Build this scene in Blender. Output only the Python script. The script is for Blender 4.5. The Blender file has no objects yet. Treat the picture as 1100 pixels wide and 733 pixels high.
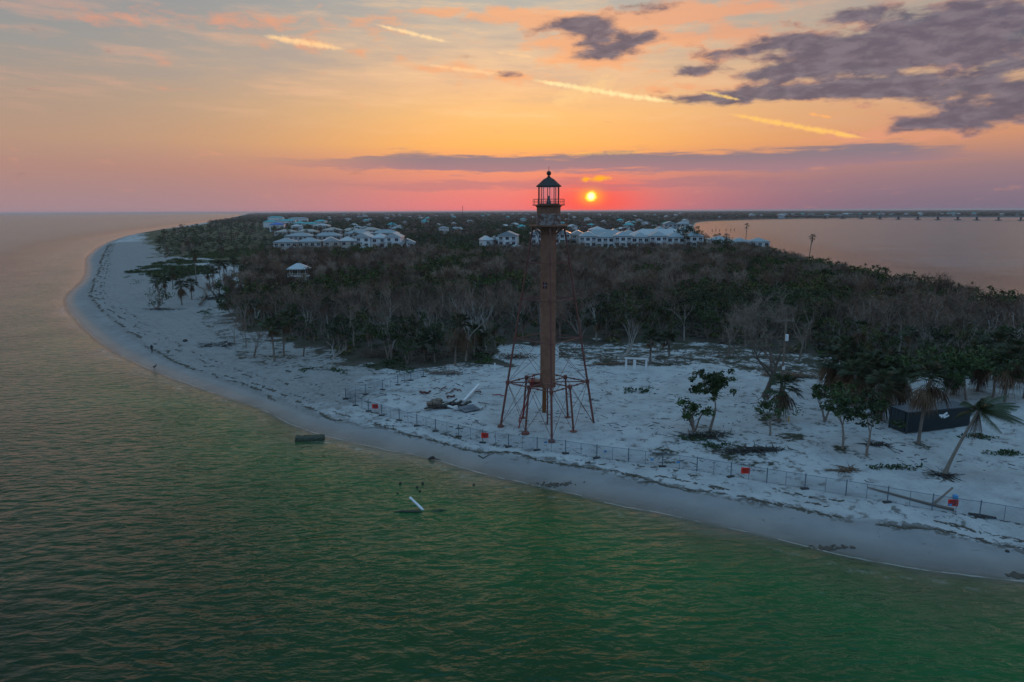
import bpy, math, random
import numpy as np
from mathutils import Vector, Matrix
random.seed(11); rng = np.random.default_rng(11)
SC = bpy.context.scene; COL = SC.collection
R = math.radians

# ------------------------------------------------------------------ camera
CAM_H = 27.0; FPX = 733.0; PITCH = R(10.79); ROLL = R(0.234)
_f = np.array([0, math.cos(PITCH), -math.sin(PITCH)]); _u0 = np.array([0, math.sin(PITCH), math.cos(PITCH)]); _r0 = np.array([1.0, 0, 0])
_r = _r0*math.cos(ROLL) - _u0*math.sin(ROLL); _u = _u0*math.cos(ROLL) + _r0*math.sin(ROLL)
cd = bpy.data.cameras.new('camera'); cam = bpy.data.objects.new('camera', cd); COL.objects.link(cam)
cd.sensor_width = 36; cd.lens = FPX/1100*36; cd.clip_start = 0.5; cd.clip_end = 80000
M = Matrix.Identity(4)
for i in range(3):
    M[i][0] = _r[i]; M[i][1] = _u[i]; M[i][2] = -_f[i]
M[2][3] = CAM_H
cam.matrix_world = M; SC.camera = cam

def ray(px, py): return _f + _r*((px-550)/FPX) + _u*((366.5-py)/FPX)
def azel(px, py):
    d = ray(px, py); return math.degrees(math.atan2(d[0], d[1])), math.degrees(math.atan2(d[2], math.hypot(d[0], d[1])))
def flat(px, py, z=0.0):
    d = ray(px, py); t = (z-CAM_H)/d[2]; return np.array([d[0]*t, d[1]*t])
def hor(px): return 229.0 - 4.5*px/1100
def at_d(px, D):                      # ground point at forward distance D under image column px
    d = ray(px, hor(px)); return np.array([d[0]/d[1]*D, D])

SUN_AZ, SUN_EL = azel(635, 211)

# ------------------------------------------------------------------ world
class NT:
    def __init__(s, t): s.t = t; s.n = t.nodes; s.l = t.links
    def set(s, sock, v):
        if isinstance(v, bpy.types.NodeSocket): s.l.new(v, sock)
        elif v is not None: sock.default_value = v
    def m(s, op, a, b=None, c=None, clamp=False):
        n = s.n.new('ShaderNodeMath'); n.operation = op; n.use_clamp = clamp
        s.set(n.inputs[0], a); s.set(n.inputs[1], b); s.set(n.inputs[2], c); return n.outputs[0]
    def vm(s, op, a, b=None, scale=None):
        n = s.n.new('ShaderNodeVectorMath'); n.operation = op
        s.set(n.inputs[0], a); s.set(n.inputs[1], b)
        if scale is not None: s.set(n.inputs['Scale'], scale)
        return n.outputs['Value'] if op in ('DOT_PRODUCT', 'LENGTH', 'DISTANCE') else n.outputs[0]
    def sep(s, v): n = s.n.new('ShaderNodeSeparateXYZ'); s.set(n.inputs[0], v); return n.outputs
    def comb(s, x, y, z=0.0):
        n = s.n.new('ShaderNodeCombineXYZ'); s.set(n.inputs[0], x); s.set(n.inputs[1], y); s.set(n.inputs[2], z); return n.outputs[0]
    def mr(s, v, a, b, c=0.0, d=1.0, smooth=True):
        n = s.n.new('ShaderNodeMapRange'); n.interpolation_type = 'SMOOTHSTEP' if smooth else 'LINEAR'
        s.set(n.inputs[0], v)
        for i, x in enumerate((a, b, c, d)): s.set(n.inputs[i+1], x)
        return n.outputs[0]
    def noise(s, v, scale, detail=4, rough=0.55, dist=0.0, col=False):
        n = s.n.new('ShaderNodeTexNoise'); s.set(n.inputs['Vector'], v)
        n.inputs['Scale'].default_value = scale; n.inputs['Detail'].default_value = detail
        n.inputs['Roughness'].default_value = rough; n.inputs['Distortion'].default_value = dist
        return n.outputs[1 if col else 0]
    def mix(s, f, a, b, mode='MIX'):
        n = s.n.new('ShaderNodeMix'); n.data_type = 'RGBA'; n.blend_type = mode
        s.set(n.inputs[0], f); s.set(n.inputs[6], a); s.set(n.inputs[7], b); return n.outputs[2]
    def ramp(s, v, stops):
        n = s.n.new('ShaderNodeValToRGB'); s.set(n.inputs[0], v); e = n.color_ramp.elements
        while len(e) < len(stops): e.new(0.5)
        for el, (p, c) in zip(e, stops): el.position = p; el.color = c
        return n.outputs[0]
def lin(r, g, b, k=1.0):
    f = lambda c: (c/255/12.92 if c/255 <= 0.04045 else ((c/255+0.055)/1.055)**2.4)
    return (f(r)*k, f(g)*k, f(b)*k, 1.0)

W = bpy.data.worlds.new('World'); SC.world = W; W.use_nodes = True
wt = NT(W.node_tree); wt.n.clear()
tc = wt.n.new('ShaderNodeTexCoord'); D3 = wt.vm('NORMALIZE', tc.outputs['Generated'])
X, Y, Z = wt.sep(D3)
EL = wt.m('MULTIPLY', wt.m('ARCSINE', Z), 180/math.pi); AZ = wt.m('MULTIPLY', wt.m('ARCTAN2', X, Y), 180/math.pi)
P = wt.comb(AZ, EL)
def el_ramp(stops): return wt.ramp(wt.m('DIVIDE', EL, 20.0, clamp=True), [(e/20.0, lin(*c)) for e, c in stops])
sunward = el_ramp([(0, (230, 118, 118)), (1.2, (232, 126, 116)), (2.3, (228, 136, 116)), (3.6, (238, 150, 108)), (5.2, (254, 180, 96)), (7.5, (250, 190, 118)), (10, (236, 188, 142)), (13, (208, 182, 156)), (17, (166, 172, 168))])
away_l = el_ramp([(0, (156, 130, 138)), (1.5, (162, 130, 130)), (3, (170, 132, 122)), (5, (174, 142, 123)), (8, (164, 145, 131)), (11, (146, 145, 142)), (17, (124, 138, 148))])
away_r = el_ramp([(0, (116, 104, 122)), (1.5, (132, 112, 124)), (3, (150, 120, 122)), (5, (198, 140, 110)), (8, (202, 158, 126)), (11, (180, 158, 136)), (17, (138, 144, 150))])
away = wt.mix(wt.mr(AZ, -8, 14), away_l, away_r)
da = wt.m('DIVIDE', wt.m('SUBTRACT', AZ, 1.0), wt.mr(EL, 0.5, 6, 15.5, 20.0))
wsun = wt.m('EXPONENT', wt.m('MULTIPLY', wt.m('MULTIPLY', da, da), -1.0))
base = wt.mix(wsun, away, sunward)
# upper sky: unseen blue dome, brightened to light the sand, darkened ahead for water
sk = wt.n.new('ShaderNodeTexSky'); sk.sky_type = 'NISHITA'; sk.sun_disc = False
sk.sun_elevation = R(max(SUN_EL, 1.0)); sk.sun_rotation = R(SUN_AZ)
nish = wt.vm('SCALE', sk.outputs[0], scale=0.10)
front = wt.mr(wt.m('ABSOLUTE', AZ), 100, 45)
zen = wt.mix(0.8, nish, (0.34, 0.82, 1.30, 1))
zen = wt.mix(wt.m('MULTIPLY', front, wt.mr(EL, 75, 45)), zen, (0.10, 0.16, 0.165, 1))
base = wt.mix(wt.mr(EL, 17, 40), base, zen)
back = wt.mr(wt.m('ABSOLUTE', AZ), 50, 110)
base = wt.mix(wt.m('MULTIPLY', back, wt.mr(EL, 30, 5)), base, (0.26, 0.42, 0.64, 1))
# red glow and disc of the setting sun
sd_ = Vector((math.sin(R(SUN_AZ))*math.cos(R(SUN_EL)), math.cos(R(SUN_AZ))*math.cos(R(SUN_EL)), math.sin(R(SUN_EL))))
dist = wt.m('MULTIPLY', wt.vm('DISTANCE', D3, tuple(sd_)), 180/math.pi)
def gauss(d, s): q = wt.m('DIVIDE', d, s); return wt.m('EXPONENT', wt.m('MULTIPLY', wt.m('MULTIPLY', q, q), -1.0))
pd = wt.vm('SUBTRACT', P, (SUN_AZ, SUN_EL-0.6, 0)); pdx, pdy, _ = wt.sep(pd)
glow = gauss(wt.vm('LENGTH', wt.comb(wt.m('MULTIPLY', pdx, 0.45), pdy)), 1.9)
base = wt.mix(wt.m('MULTIPLY', glow, 0.80), base, lin(255, 80, 58))
# clouds
def gblob(px, py, rx, ry, amp):
    a, e = azel(px, py); q = wt.vm('SUBTRACT', P, (a, e, 0)); x, y, _ = wt.sep(q)
    k = 180/math.pi/FPX
    return wt.m('MULTIPLY', gauss(wt.vm('LENGTH', wt.comb(wt.m('DIVIDE', x, rx*k), wt.m('DIVIDE', y, ry*k))), 1.0), amp)
warp = wt.vm('SCALE', wt.vm('SUBTRACT', wt.noise(wt.comb(wt.m('MULTIPLY', AZ, 0.5), wt.m('MULTIPLY', EL, 1.0)), 0.5, 3, col=True), (0.5, 0.5, 0.5)), scale=1.1)
cp = wt.vm('ADD', wt.comb(wt.m('MULTIPLY', AZ, 0.40), wt.m('MULTIPLY', EL, 1.15)), warp)
cn = wt.noise(cp, 0.90, 8, 0.60)
def total(bl):
    s = None
    for b in bl:
        g = gblob(*b); s = g if s is None else wt.m('ADD', s, g)
    return s
cn2 = wt.noise(cp, 0.50, 5, 0.52)
grey_mask = total([(900, 52, 90, 11, .33), (965, 60, 60, 14, .34), (1010, 40, 60, 15, .30), (1062, 20, 60, 16, .34), (935, 14, 50, 9, .26), (836, 78, 45, 7, .33), (882, 70, 30, 6, .24), (820, 101, 95, 8, .36), (930, 96, 55, 8, .33), (1062, 100, 70, 20, .33), (1040, 131, 95, 10, .30), (855, 42, 30, 9, .25), (1085, 62, 40, 10, .22), (640, 33, 40, 12, .33), (655, 50, 30, 8, .28), (745, 77, 22, 7, .28), (615, 25, 28, 7, .26), (690, 40, 25, 6, .26), (640, 62, 35, 6, .25), (540, 80, 30, 5, .22), (775, 58, 40, 5, .22), (700, 8, 40, 6, .2)])
oran_mask = total([(590, 20, 55, 9, .25), (745, 14, 60, 9, .27), (820, 5, 55, 9, .24), (715, 42, 60, 7, .27), (530, 20, 45, 8, .22), (440, 27, 30, 7, .2), (380, 25, 45, 8, .24), (285, 34, 60, 11, .20), (490, 73, 45, 7, .24), (620, 62, 40, 8, .25), (560, 86, 60, 8, .22), (665, 68, 35, 8, .24), (90, 15, 60, 10, .22), (190, 95, 20, 5, .2), (170, 65, 14, 6, .2), (950, 148, 90, 7, .26), (760, 62, 22, 6, .22), (640, 33, 70, 20, .14), (900, 60, 150, 40, .06), (470, 12, 60, 6, .2), (690, 22, 45, 6, .25), (600, 48, 50, 6, .24), (780, 36, 50, 6, .24), (430, 60, 40, 6, .2), (350, 52, 40, 6, .18), (700, 95, 50, 6, .22), (225, 20, 50, 7, .18)])
cz_ = wt.noise(wt.vm('ADD', wt.comb(wt.m('ADD', wt.m('MULTIPLY', AZ, 0.10), wt.m('MULTIPLY', EL, 0.12)), wt.m('MULTIPLY', EL, 0.75)), wt.vm('SCALE', warp, scale=0.25)), 1.0, 8, 0.64)
base = wt.mix(wt.m('MULTIPLY', wt.m('MULTIPLY', wt.mr(cz_, 0.46, 0.72), wt.mr(EL, 4.5, 9)), 0.55), base, wt.mix(wsun, lin(206, 158, 138), lin(255, 206, 150)))
base = wt.mix(wt.m('MULTIPLY', wt.m('MULTIPLY', wt.mr(cz_, 0.50, 0.32), wt.mr(EL, 6, 12)), 0.30), base, lin(150, 146, 148))
od = wt.mr(wt.m('ADD', cn, wt.m('ADD', oran_mask, wt.m('MULTIPLY', grey_mask, 0.8))), 0.60, 0.86)
ocol = wt.mix(wsun, lin(214, 146, 122), lin(246, 168, 112))
base = wt.mix(wt.m('MULTIPLY', od, 0.70), base, ocol)
gd = wt.mr(wt.m('ADD', wt.mix(0.45, cn, cn2), grey_mask), 0.605, 0.80)
cvar = wt.noise(cp, 1.5, 5)
gcol = wt.mix(wt.mr(cvar, 0.35, 0.7), lin(76, 82, 102), lin(110, 108, 122))
base = wt.mix(wt.m('MULTIPLY', gd, 0.88), base, gcol)
# long low bank of cloud above the sun
bn = wt.noise(wt.comb(wt.m('MULTIPLY', AZ, 0.10), wt.m('MULTIPLY', EL, 0.9)), 1.6, 7, 0.6)
bw = wt.m('MULTIPLY', wt.m('SUBTRACT', bn, 0.5), 2.6)
elw = wt.m('ADD', EL, bw)
e_c = azel(650, 175)[1]
edge = wt.m('MULTIPLY', wt.mr(AZ, azel(230, 170)[0], azel(470, 175)[0]), wt.mr(AZ, azel(1090, 170)[0], azel(960, 175)[0]))
thick = wt.m('ADD', 0.25, wt.m('MULTIPLY', edge, 0.68))
ba = wt.m('MULTIPLY', wt.mr(wt.m('ABSOLUTE', wt.m('SUBTRACT', elw, e_c)), thick, wt.m('MULTIPLY', thick, 0.45)), wt.m('MULTIPLY', edge, 0.85))
base = wt.mix(ba, base, wt.mix(wt.mr(EL, e_c-0.8, e_c+0.6), lin(156, 122, 132), lin(122, 116, 130)))
ba2 = wt.m('MULTIPLY', wt.mr(wt.m('ABSOLUTE', wt.m('SUBTRACT', elw, azel(760, 197)[1])), 0.55, 0.1), wt.mr(wt.m('ABSOLUTE', wt.m('SUBTRACT', AZ, 6)), 32, 6))
base = wt.mix(wt.m('MULTIPLY', ba2, 0.40), base, lin(150, 112, 126))
# sun disc, seen through a thin bar of cloud
halo = gauss(wt.vm('LENGTH', wt.comb(pdx, wt.m('MULTIPLY', wt.m('SUBTRACT', pdy, 0.6), 1.5))), 0.85)
base = wt.mix(halo, base, (1.0, 0.42, 0.03, 1))
disc = wt.mr(wt.m('ADD', dist, wt.m('MULTIPLY', wt.m('SUBTRACT', wt.noise(wt.comb(wt.m('MULTIPLY', AZ, 0.25), EL), 3.5, 2), 0.5), 0.35)), 0.56, 0.28)
base = wt.mix(disc, base, (1.5, 0.85, 0.06, 1))
base = wt.mix(wt.mr(dist, 0.40, 0.12), base, (2.0, 1.75, 0.70, 1))
# contrails and lit streaks
wob = wt.m('MULTIPLY', wt.m('SUBTRACT', wt.noise(P, 1.3, 4), 0.5), 0.16)
fray = wt.noise(P, 1.6, 6, 0.65)
def streak(x0, y0, x1, y1, w, col, a):
    global base
    A = azel(x0, y0); B = azel(x1, y1); b = (B[0]-A[0], B[1]-A[1], 0.0); L2 = b[0]**2+b[1]**2
    pa = wt.vm('SUBTRACT', P, (A[0], A[1], 0)); t = wt.m('DIVIDE', wt.vm('DOT_PRODUCT', pa, b), L2, clamp=True)
    d = wt.vm('LENGTH', wt.vm('SUBTRACT', pa, wt.vm('SCALE', b, scale=t)))
    tt = wt.m('SUBTRACT', wt.m('MULTIPLY', t, 2.0), 1.0); kk = w*180/math.pi/FPX
    t2 = wt.m('MULTIPLY', tt, tt); k = wt.m('MULTIPLY', wt.m('SUBTRACT', 1.03, wt.m('MULTIPLY', t2, t2)), kk*0.85)
    d = wt.m('ABSOLUTE', wt.m('ADD', d, wob))
    al = wt.m('MULTIPLY', wt.mr(d, wt.m('MULTIPLY', k, wt.mr(fray, .3, .7, 1.0, 2.2)), 0.0), wt.m('MULTIPLY', wt.mr(fray, 0.34, 0.56, 0.55, 1.0), wt.mr(wt.m('ABSOLUTE', wt.m('SUBTRACT', t, 0.5)), 0.5, 0.32, 0.1, a)))
    base = wt.mix(al, base, col)
streak(280, 38, 372, 53, 3.0, lin(255, 208, 150), .85)
streak(402, 26, 484, 46, 2.0, lin(255, 216, 160), .85)
streak(532, 56, 575, 62, 1.6, lin(255, 206, 150), .5)
streak(455, 69, 545, 81, 2.0, lin(255, 206, 150), .6)
streak(566, 85, 730, 111, 2.8, lin(255, 228, 166), .95)
streak(590, 112, 665, 84, 9, lin(255, 212, 140), .35)
streak(752, 98, 797, 108, 1.8, lin(255, 208, 120), .8)
streak(780, 122, 937, 150, 2.6, lin(255, 196, 104), .9)
streak(868, 122, 895, 127, 1.6, lin(255, 176, 100), .7)
streak(622, 193, 660, 191, 3.0, lin(255, 176, 24), .9)
streak(600, 166, 700, 163, 2.0, lin(255, 190, 90), .45)
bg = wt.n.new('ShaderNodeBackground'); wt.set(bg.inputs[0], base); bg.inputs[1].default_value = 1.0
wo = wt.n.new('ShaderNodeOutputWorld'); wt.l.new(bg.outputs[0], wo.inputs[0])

sl = bpy.data.lights.new('sun', 'SUN'); sl.energy = 0.5; sl.angle = R(0.6); sl.color = (1.0, 0.42, 0.18)
so = bpy.data.objects.new('sun', sl); COL.objects.link(so)
so.rotation_euler = (-sd_).to_track_quat('-Z', 'Y').to_euler()
SC.view_settings.view_transform = 'Standard'; SC.view_settings.look = 'None'
SC.view_settings.exposure = 0.14; SC.view_settings.gamma = 1.0; SC.view_settings.use_curve_mapping = False
SC.render.engine = 'CYCLES'; SC.cycles.use_denoising = True
SC.cycles.max_bounces = 5; SC.cycles.diffuse_bounces = 2; SC.cycles.glossy_bounces = 3; SC.cycles.transparent_max_bounces = 8
SC.cycles.caustics_reflective = False; SC.cycles.caustics_refractive = False

# ------------------------------------------------------------------ helpers
def tag(o, label=None, cat=None, group=None, kind=None):
    if label: o['label'] = label
    if cat: o['category'] = cat
    if group: o['group'] = group
    if kind: o['kind'] = kind
    return o
def empty(name, loc, rz=0.0, label=None, cat=None, group=None):
    o = bpy.data.objects.new(name, None); COL.objects.link(o); o.location = loc; o.rotation_euler = (0, 0, rz)
    o.empty_display_size = 0.3
    return tag(o, label, cat, group)
def copy_tree(o, parent=None):
    c = o.copy(); COL.objects.link(c)
    if parent: c.parent = parent
    for ch in list(o.children): copy_tree(ch, c)
    return c

def mat(name, col, rough=0.8, var=0.25, vscale=3.0, bump=0.0, metal=0.0, col2=None, rand=0.0, spec=0.3):
    m = bpy.data.materials.new(name); m.use_nodes = True; t = NT(m.node_tree)
    b = t.n['Principled BSDF']; b.inputs['Roughness'].default_value = rough; b.inputs['Metallic'].default_value = metal
    b.inputs['Specular IOR Level'].default_value = spec
    tcn = t.n.new('ShaderNodeTexCoord'); n = t.noise(tcn.outputs['Object'], vscale, 5, 0.6)
    c = (*col, 1); c2 = (*(col2 or tuple(x*0.6 for x in col)), 1)
    base = t.mix(t.m('MULTIPLY', t.mr(n, 0.42, 0.62), var if col2 is None else 1.0), c, c2)
    if rand:
        oi = t.n.new('ShaderNodeObjectInfo')
        k = t.m('ADD', 1-rand, t.m('MULTIPLY', oi.outputs['Random'], 2*rand)); base = t.vm('SCALE', base, scale=k)
    t.set(b.inputs['Base Color'], base)
    if bump:
        bn_ = t.n.new('ShaderNodeBump'); bn_.inputs['Distance'].default_value = bump; t.set(bn_.inputs['Height'], t.noise(tcn.outputs['Object'], vscale*4, 5, 0.6))
        t.l.new(bn_.outputs[0], b.inputs['Normal'])
    return m

class MB:
    def __init__(s): s.v = []; s.f = []
    def add(s, vs, fs):
        o = len(s.v); s.v += [tuple(map(float, p)) for p in vs]; s.f += [tuple(i+o for i in f) for f in fs]
    def box(s, c, size, rz=0.0, tilt=None):
        hx, hy, hz = size[0]/2, size[1]/2, size[2]/2
        m_ = Matrix.Rotation(rz, 3, 'Z')
        if tilt is not None: m_ = m_ @ tilt
        s.add([Vector(c) + m_ @ Vector((x, y, z)) for x in (-hx, hx) for y in (-hy, hy) for z in (-hz, hz)],
              [(0, 1, 3, 2), (4, 6, 7, 5), (0, 4, 5, 1), (2, 3, 7, 6), (0, 2, 6, 4), (1, 5, 7, 3)])
    def tube(s, pts, rad, n=6, cap=True):
        pts = [Vector(p) for p in pts]; k = len(pts)
        if not hasattr(rad, '__len__'): rad = [rad]*k
        rings = []; vs = []
        for i, p in enumerate(pts):
            t = (pts[min(i+1, k-1)] - pts[max(i-1, 0)]).normalized()
            a = t.cross(Vector((0.13, 0.97, 0.2)) if abs(t.y) < 0.9 else Vector((1, 0, 0))).normalized(); b = t.cross(a)
            vs += [p + (a*math.cos(2*math.pi*j/n) + b*math.sin(2*math.pi*j/n))*rad[i] for j in range(n)]
        fs = [(i*n+j, i*n+(j+1) % n, (i+1)*n+(j+1) % n, (i+1)*n+j) for i in range(k-1) for j in range(n)]
        if cap: fs += [tuple(range(n))[::-1], tuple((k-1)*n+j for j in range(n))]
        s.add(vs, fs)
    def lathe(s, prof, n=24, c=(0, 0, 0)):
        vs = [(c[0]+r*math.cos(2*math.pi*j/n), c[1]+r*math.sin(2*math.pi*j/n), c[2]+z) for r, z in prof for j in range(n)]
        k = len(prof)
        fs = [(i*n+j, i*n+(j+1) % n, (i+1)*n+(j+1) % n, (i+1)*n+j) for i in range(k-1) for j in range(n)]
        fs += [tuple(range(n))[::-1], tuple((k-1)*n+j for j in range(n))]
        s.add(vs, fs)
    def quad(s, a, b, c, d): s.add([a, b, c, d], [(0, 1, 2, 3)])
    def tri(s, a, b, c): s.add([a, b, c], [(0, 1, 2)])
    def mesh(s, name):
        me = bpy.data.meshes.new(name); me.from_pydata(s.v, [], s.f); return me
    def build(s, name, m, parent=None, smooth=False, loc=None):
        me = s.mesh(name); me.materials.append(m)
        if smooth: me.polygons.foreach_set('use_smooth', [True]*len(me.polygons))
        return link(name, me, parent, loc)
def link(name, me, parent=None, loc=None):
    o = bpy.data.objects.new(name, me); COL.objects.link(o)
    if parent: o.parent = parent
    if loc is not None: o.location = loc
    return o
def big_mesh(name, V, F, mats, attrs=None, smooth=True):
    """V (n,3), F (m,k) numpy"""
    me = bpy.data.meshes.new(name); k = F.shape[1]
    me.vertices.add(len(V)); me.vertices.foreach_set('co', V.astype(np.float32).ravel())
    me.loops.add(F.size); me.loops.foreach_set('vertex_index', F.astype(np.int32).ravel())
    me.polygons.add(len(F)); me.polygons.foreach_set('loop_start', np.arange(0, F.size, k, dtype=np.int32))
    me.polygons.foreach_set('use_smooth', np.full(len(F), smooth))
    for m in mats: me.materials.append(m)
    me.update(calc_edges=True)
    for an, (dom, arr) in (attrs or {}).items():
        if arr.ndim == 2: a = me.attributes.new(an, 'FLOAT_COLOR', dom); a.data.foreach_set('color', arr.astype(np.float32).ravel())
        else: a = me.attributes.new(an, 'FLOAT', dom); a.data.foreach_set('value', arr.astype(np.float32).ravel())
    return me

# ------------------------------------------------------------------ terrain maths
def chaikin(p, n=2, closed=True):
    p = np.array(p, float)
    for _ in range(n):
        q = np.roll(p, -1, 0) if closed else p[1:]
        a = p if closed else p[:-1]
        r = np.empty((len(a)*2, 2)); r[0::2] = a*.75+q*.25; r[1::2] = a*.25+q*.75
        if not closed: r = np.vstack([p[:1], r, p[-1:]])
        p = r
    return p
shore_px = [(1097, 620), (990, 609), (900, 592), (810, 570), (725, 552), (650, 537), (580, 519), (544, 513), (503, 502), (468, 491), (430, 484), (386, 474.5), (348, 466), (310, 452), (289, 440), (257, 429), (206, 412), (157, 393), (117, 373), (90, 349), (74, 331), (72, 317), (92, 302), (95, 288), (93, 276), (115, 260), (147, 250.5), (207, 241.5), (245, 235.5)]
shore = [flat(*p) for p in shore_px]
bay = [at_d(750, 1650), at_d(746, 1200), at_d(748, 900), at_d(757, 694), at_d(775, 560), at_d(800, 480), at_d(830, 395), at_d(870, 310), at_d(950, 245), at_d(1100, 172), at_d(1250, 138)]
land = [(160, 112), (172, 78), (145, 50), (95, 40), (62, 42)] + [tuple(p) for p in shore] + [tuple(at_d(258, 6000)), tuple(at_d(268, 30000)), (0, 40000), (30000, 40000), (34000, 9000), (9000, 3400), tuple(at_d(1100, 2350)), tuple(at_d(1000, 2350)), tuple(at_d(860, 2150)), tuple(at_d(790, 1850))] + [tuple(p) for p in bay]
LAND = chaikin(land, 2)
def seg_dist(x, y, poly, closed=True):
    d2 = np.full(x.shape, 1e18); n = len(poly)
    for i in range(n if closed else n-1):
        ax, ay = poly[i]; bx, by = poly[(i+1) % n]; ex, ey = bx-ax, by-ay
        L = ex*ex+ey*ey+1e-9; t = np.clip(((x-ax)*ex+(y-ay)*ey)/L, 0, 1)
        d2 = np.minimum(d2, (x-ax-t*ex)**2+(y-ay-t*ey)**2)
    return np.sqrt(d2)
def inside(x, y, poly):
    c = np.zeros(x.shape, bool); n = len(poly)
    for i in range(n):
        ax, ay = poly[i]; bx, by = poly[(i+1) % n]
        if ay == by: continue
        c ^= ((ay > y) != (by > y)) & (x < (bx-ax)*(y-ay)/(by-ay)+ax)
    return c
def sdist(x, y): d = seg_dist(x, y, LAND); return np.where(inside(x, y, LAND), d, -d)
def vnoise(x, y, s, seed=0):
    x = x/s; y = y/s; xi = np.floor(x).astype(np.int64); yi = np.floor(y).astype(np.int64); fx = x-xi; fy = y-yi
    def h(a, b):
        v = (a*374761393 + b*668265263 + seed*974711) & 0xffffffff
        v = ((v ^ (v >> 13))*1274126177) & 0xffffffff; return ((v ^ (v >> 16)) & 0xffff)/65535.0
    fx = fx*fx*(3-2*fx); fy = fy*fy*(3-2*fy)
    return (h(xi, yi)*(1-fx)+h(xi+1, yi)*fx)*(1-fy)+(h(xi, yi+1)*(1-fx)+h(xi+1, yi+1)*fx)*fy
def zfun(x, y, sd=None):
    x = np.asarray(x, float); y = np.asarray(y, float)
    if sd is None: sd = sdist(x, y)
    up = 1.7*(1-np.exp(-np.maximum(sd, 0)/13.0))
    up = up + np.clip((sd-10)/8, 0, 1)*((vnoise(x, y, 6, 1)-.5)*.34+(vnoise(x, y, 2.2, 2)-.5)*.12)
    dn = -2.6*(1-np.exp(np.minimum(sd, 0)/30.0)) + (vnoise(x, y, 9, 3)-.5)*.15*np.clip(-sd/6, 0, 1)
    return np.where(sd >= 0, up, dn)
def z1(x, y): return float(zfun(np.array([x]), np.array([y]))[0])
def G(px, py):
    z = 1.3
    for _ in range(4):
        p = flat(px, py, z); z = z1(p[0], p[1])
    return Vector((p[0], p[1], z))
def on(p): return Vector((p[0], p[1], z1(p[0], p[1])))
def ppm(p): return FPX/(math.cos(PITCH)*p[1]+math.sin(PITCH)*(CAM_H-p[2]))      # pixels per metre there

wrack_px = [(118, 262), (109, 276), (108, 290), (96, 307), (99, 322), (117, 336), (138, 354), (163, 371), (200, 390), (257, 407), (310, 427), (345, 441), (370, 447), (430, 458), (500, 475), (545, 482), (590, 488), (640, 498), (700, 511), (760, 522), (800, 529), (850, 538), (900, 547), (950, 554), (1000, 562), (1100, 582), (1250, 610)]
WRACK = chaikin([flat(p[0], p[1], 1.2) for p in wrack_px], 2, False)
wood_px = [(247, 318), (250, 340), (262, 352), (290, 368), (330, 368), (372, 384), (420, 391), (470, 393), (520, 388), (545, 374), (585, 372), (640, 369), (700, 372), (760, 366), (800, 372), (870, 380), (900, 388), (960, 400), (1030, 398), (1100, 406), (1230, 430)]
WOOD_FRONT = [flat(p[0], p[1], 1.5) for p in wood_px]
WOOD = np.array(WOOD_FRONT + [np.array((150, 105)), at_d(1250, 134), at_d(1100, 168), at_d(950, 240), at_d(870, 304), at_d(832, 384), at_d(800, 425), at_d(700, 392), at_d(560, 400), at_d(440, 392), at_d(300, 385), at_d(262, 320), at_d(252, 262)])
SCRUB = np.array([flat(*p) for p in [(166, 268), (152, 258), (150, 250), (178, 246.5), (212, 243), (250, 237.5), (285, 235.5)]] + [at_d(300, 420), at_d(268, 330), flat(236, 286), flat(200, 279), flat(178, 280)])

# ------------------------------------------------------------------ ground and water sheets
ang = np.unique(np.concatenate([np.linspace(-180, -44, 60), np.linspace(-44, 46, 760), np.linspace(46, 180, 60)]))
ang = ang[:-1]; rr = np.concatenate([[0.5, 8, 16], np.exp(np.linspace(math.log(24), math.log(2600), 620)), np.exp(np.linspace(math.log(2700), math.log(42000), 60))])
na, nr = len(ang), len(rr)
A_, R_ = np.meshgrid(np.radians(ang), rr); GX = (R_*np.sin(A_)).ravel(); GY = (R_*np.cos(A_)).ravel()
GS = sdist(GX, GY); GZ = zfun(GX, GY, GS)
i0 = (np.arange(nr-1)[:, None]*na + np.arange(na)[None, :]).ravel(); j1 = (np.arange(nr-1)[:, None]*na + (np.arange(na)[None, :]+1) % na).ravel()
QF = np.stack([i0, j1, j1+na, i0+na], 1)[:, ::-1]
gw = seg_dist(GX, GY, WRACK, False)
# inland side of the wrack line: farther from the water than the line
wx = WRACK; gsw = np.empty_like(gw)
line_sd = sdist(WRACK[:, 0], WRACK[:, 1])
near = R_.ravel() < 900
idx = np.zeros(len(GX), int); best = np.full(len(GX), 1e18)
for k, (ax, ay) in enumerate(WRACK):
    d2 = (GX-ax)**2+(GY-ay)**2; mk = d2 < best; best[mk] = d2[mk]; idx[mk] = k
gws = np.where(GS > line_sd[idx], gw, -gw)
def rag(x, y, a=5.0): return x+(vnoise(x, y, 8, 31)-.5)*2*a+(vnoise(x, y, 3, 33)-.5)*a, y+(vnoise(x, y, 8, 32)-.5)*2*a+(vnoise(x, y, 3, 34)-.5)*a
WX_, WY_ = rag(GX, GY); SX_, SY_ = rag(GX, GY, 9.0)
veg = np.maximum(np.where(inside(WX_, WY_, WOOD), 1.0, np.exp(-seg_dist(WX_, WY_, WOOD)/2.0)), np.where(inside(SX_, SY_, SCRUB), 0.9, 0))
veg = np.maximum(veg, np.clip((R_.ravel()*np.cos(A_.ravel())-390)/30, 0, 1)*(GS > 60))
veg = np.maximum(veg, np.clip((R_.ravel()*np.cos(A_.ravel())-900)/200, 0, 1)*(GS > 25))
veg = np.maximum(veg, ((GX > 90) & (GS > 3) & (GY > 150)).astype(float))
LITTER = np.array([flat(*q, 1.5) for q in [(600, 372), (600, 384), (640, 393), (700, 396), (760, 392), (800, 400), (850, 412), (900, 408), (960, 412), (1040, 405), (1100, 414), (1240, 440), (1240, 370), (900, 360), (700, 360)]])
veg = np.maximum(veg, 0.62*inside(GX, GY, LITTER))
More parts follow.
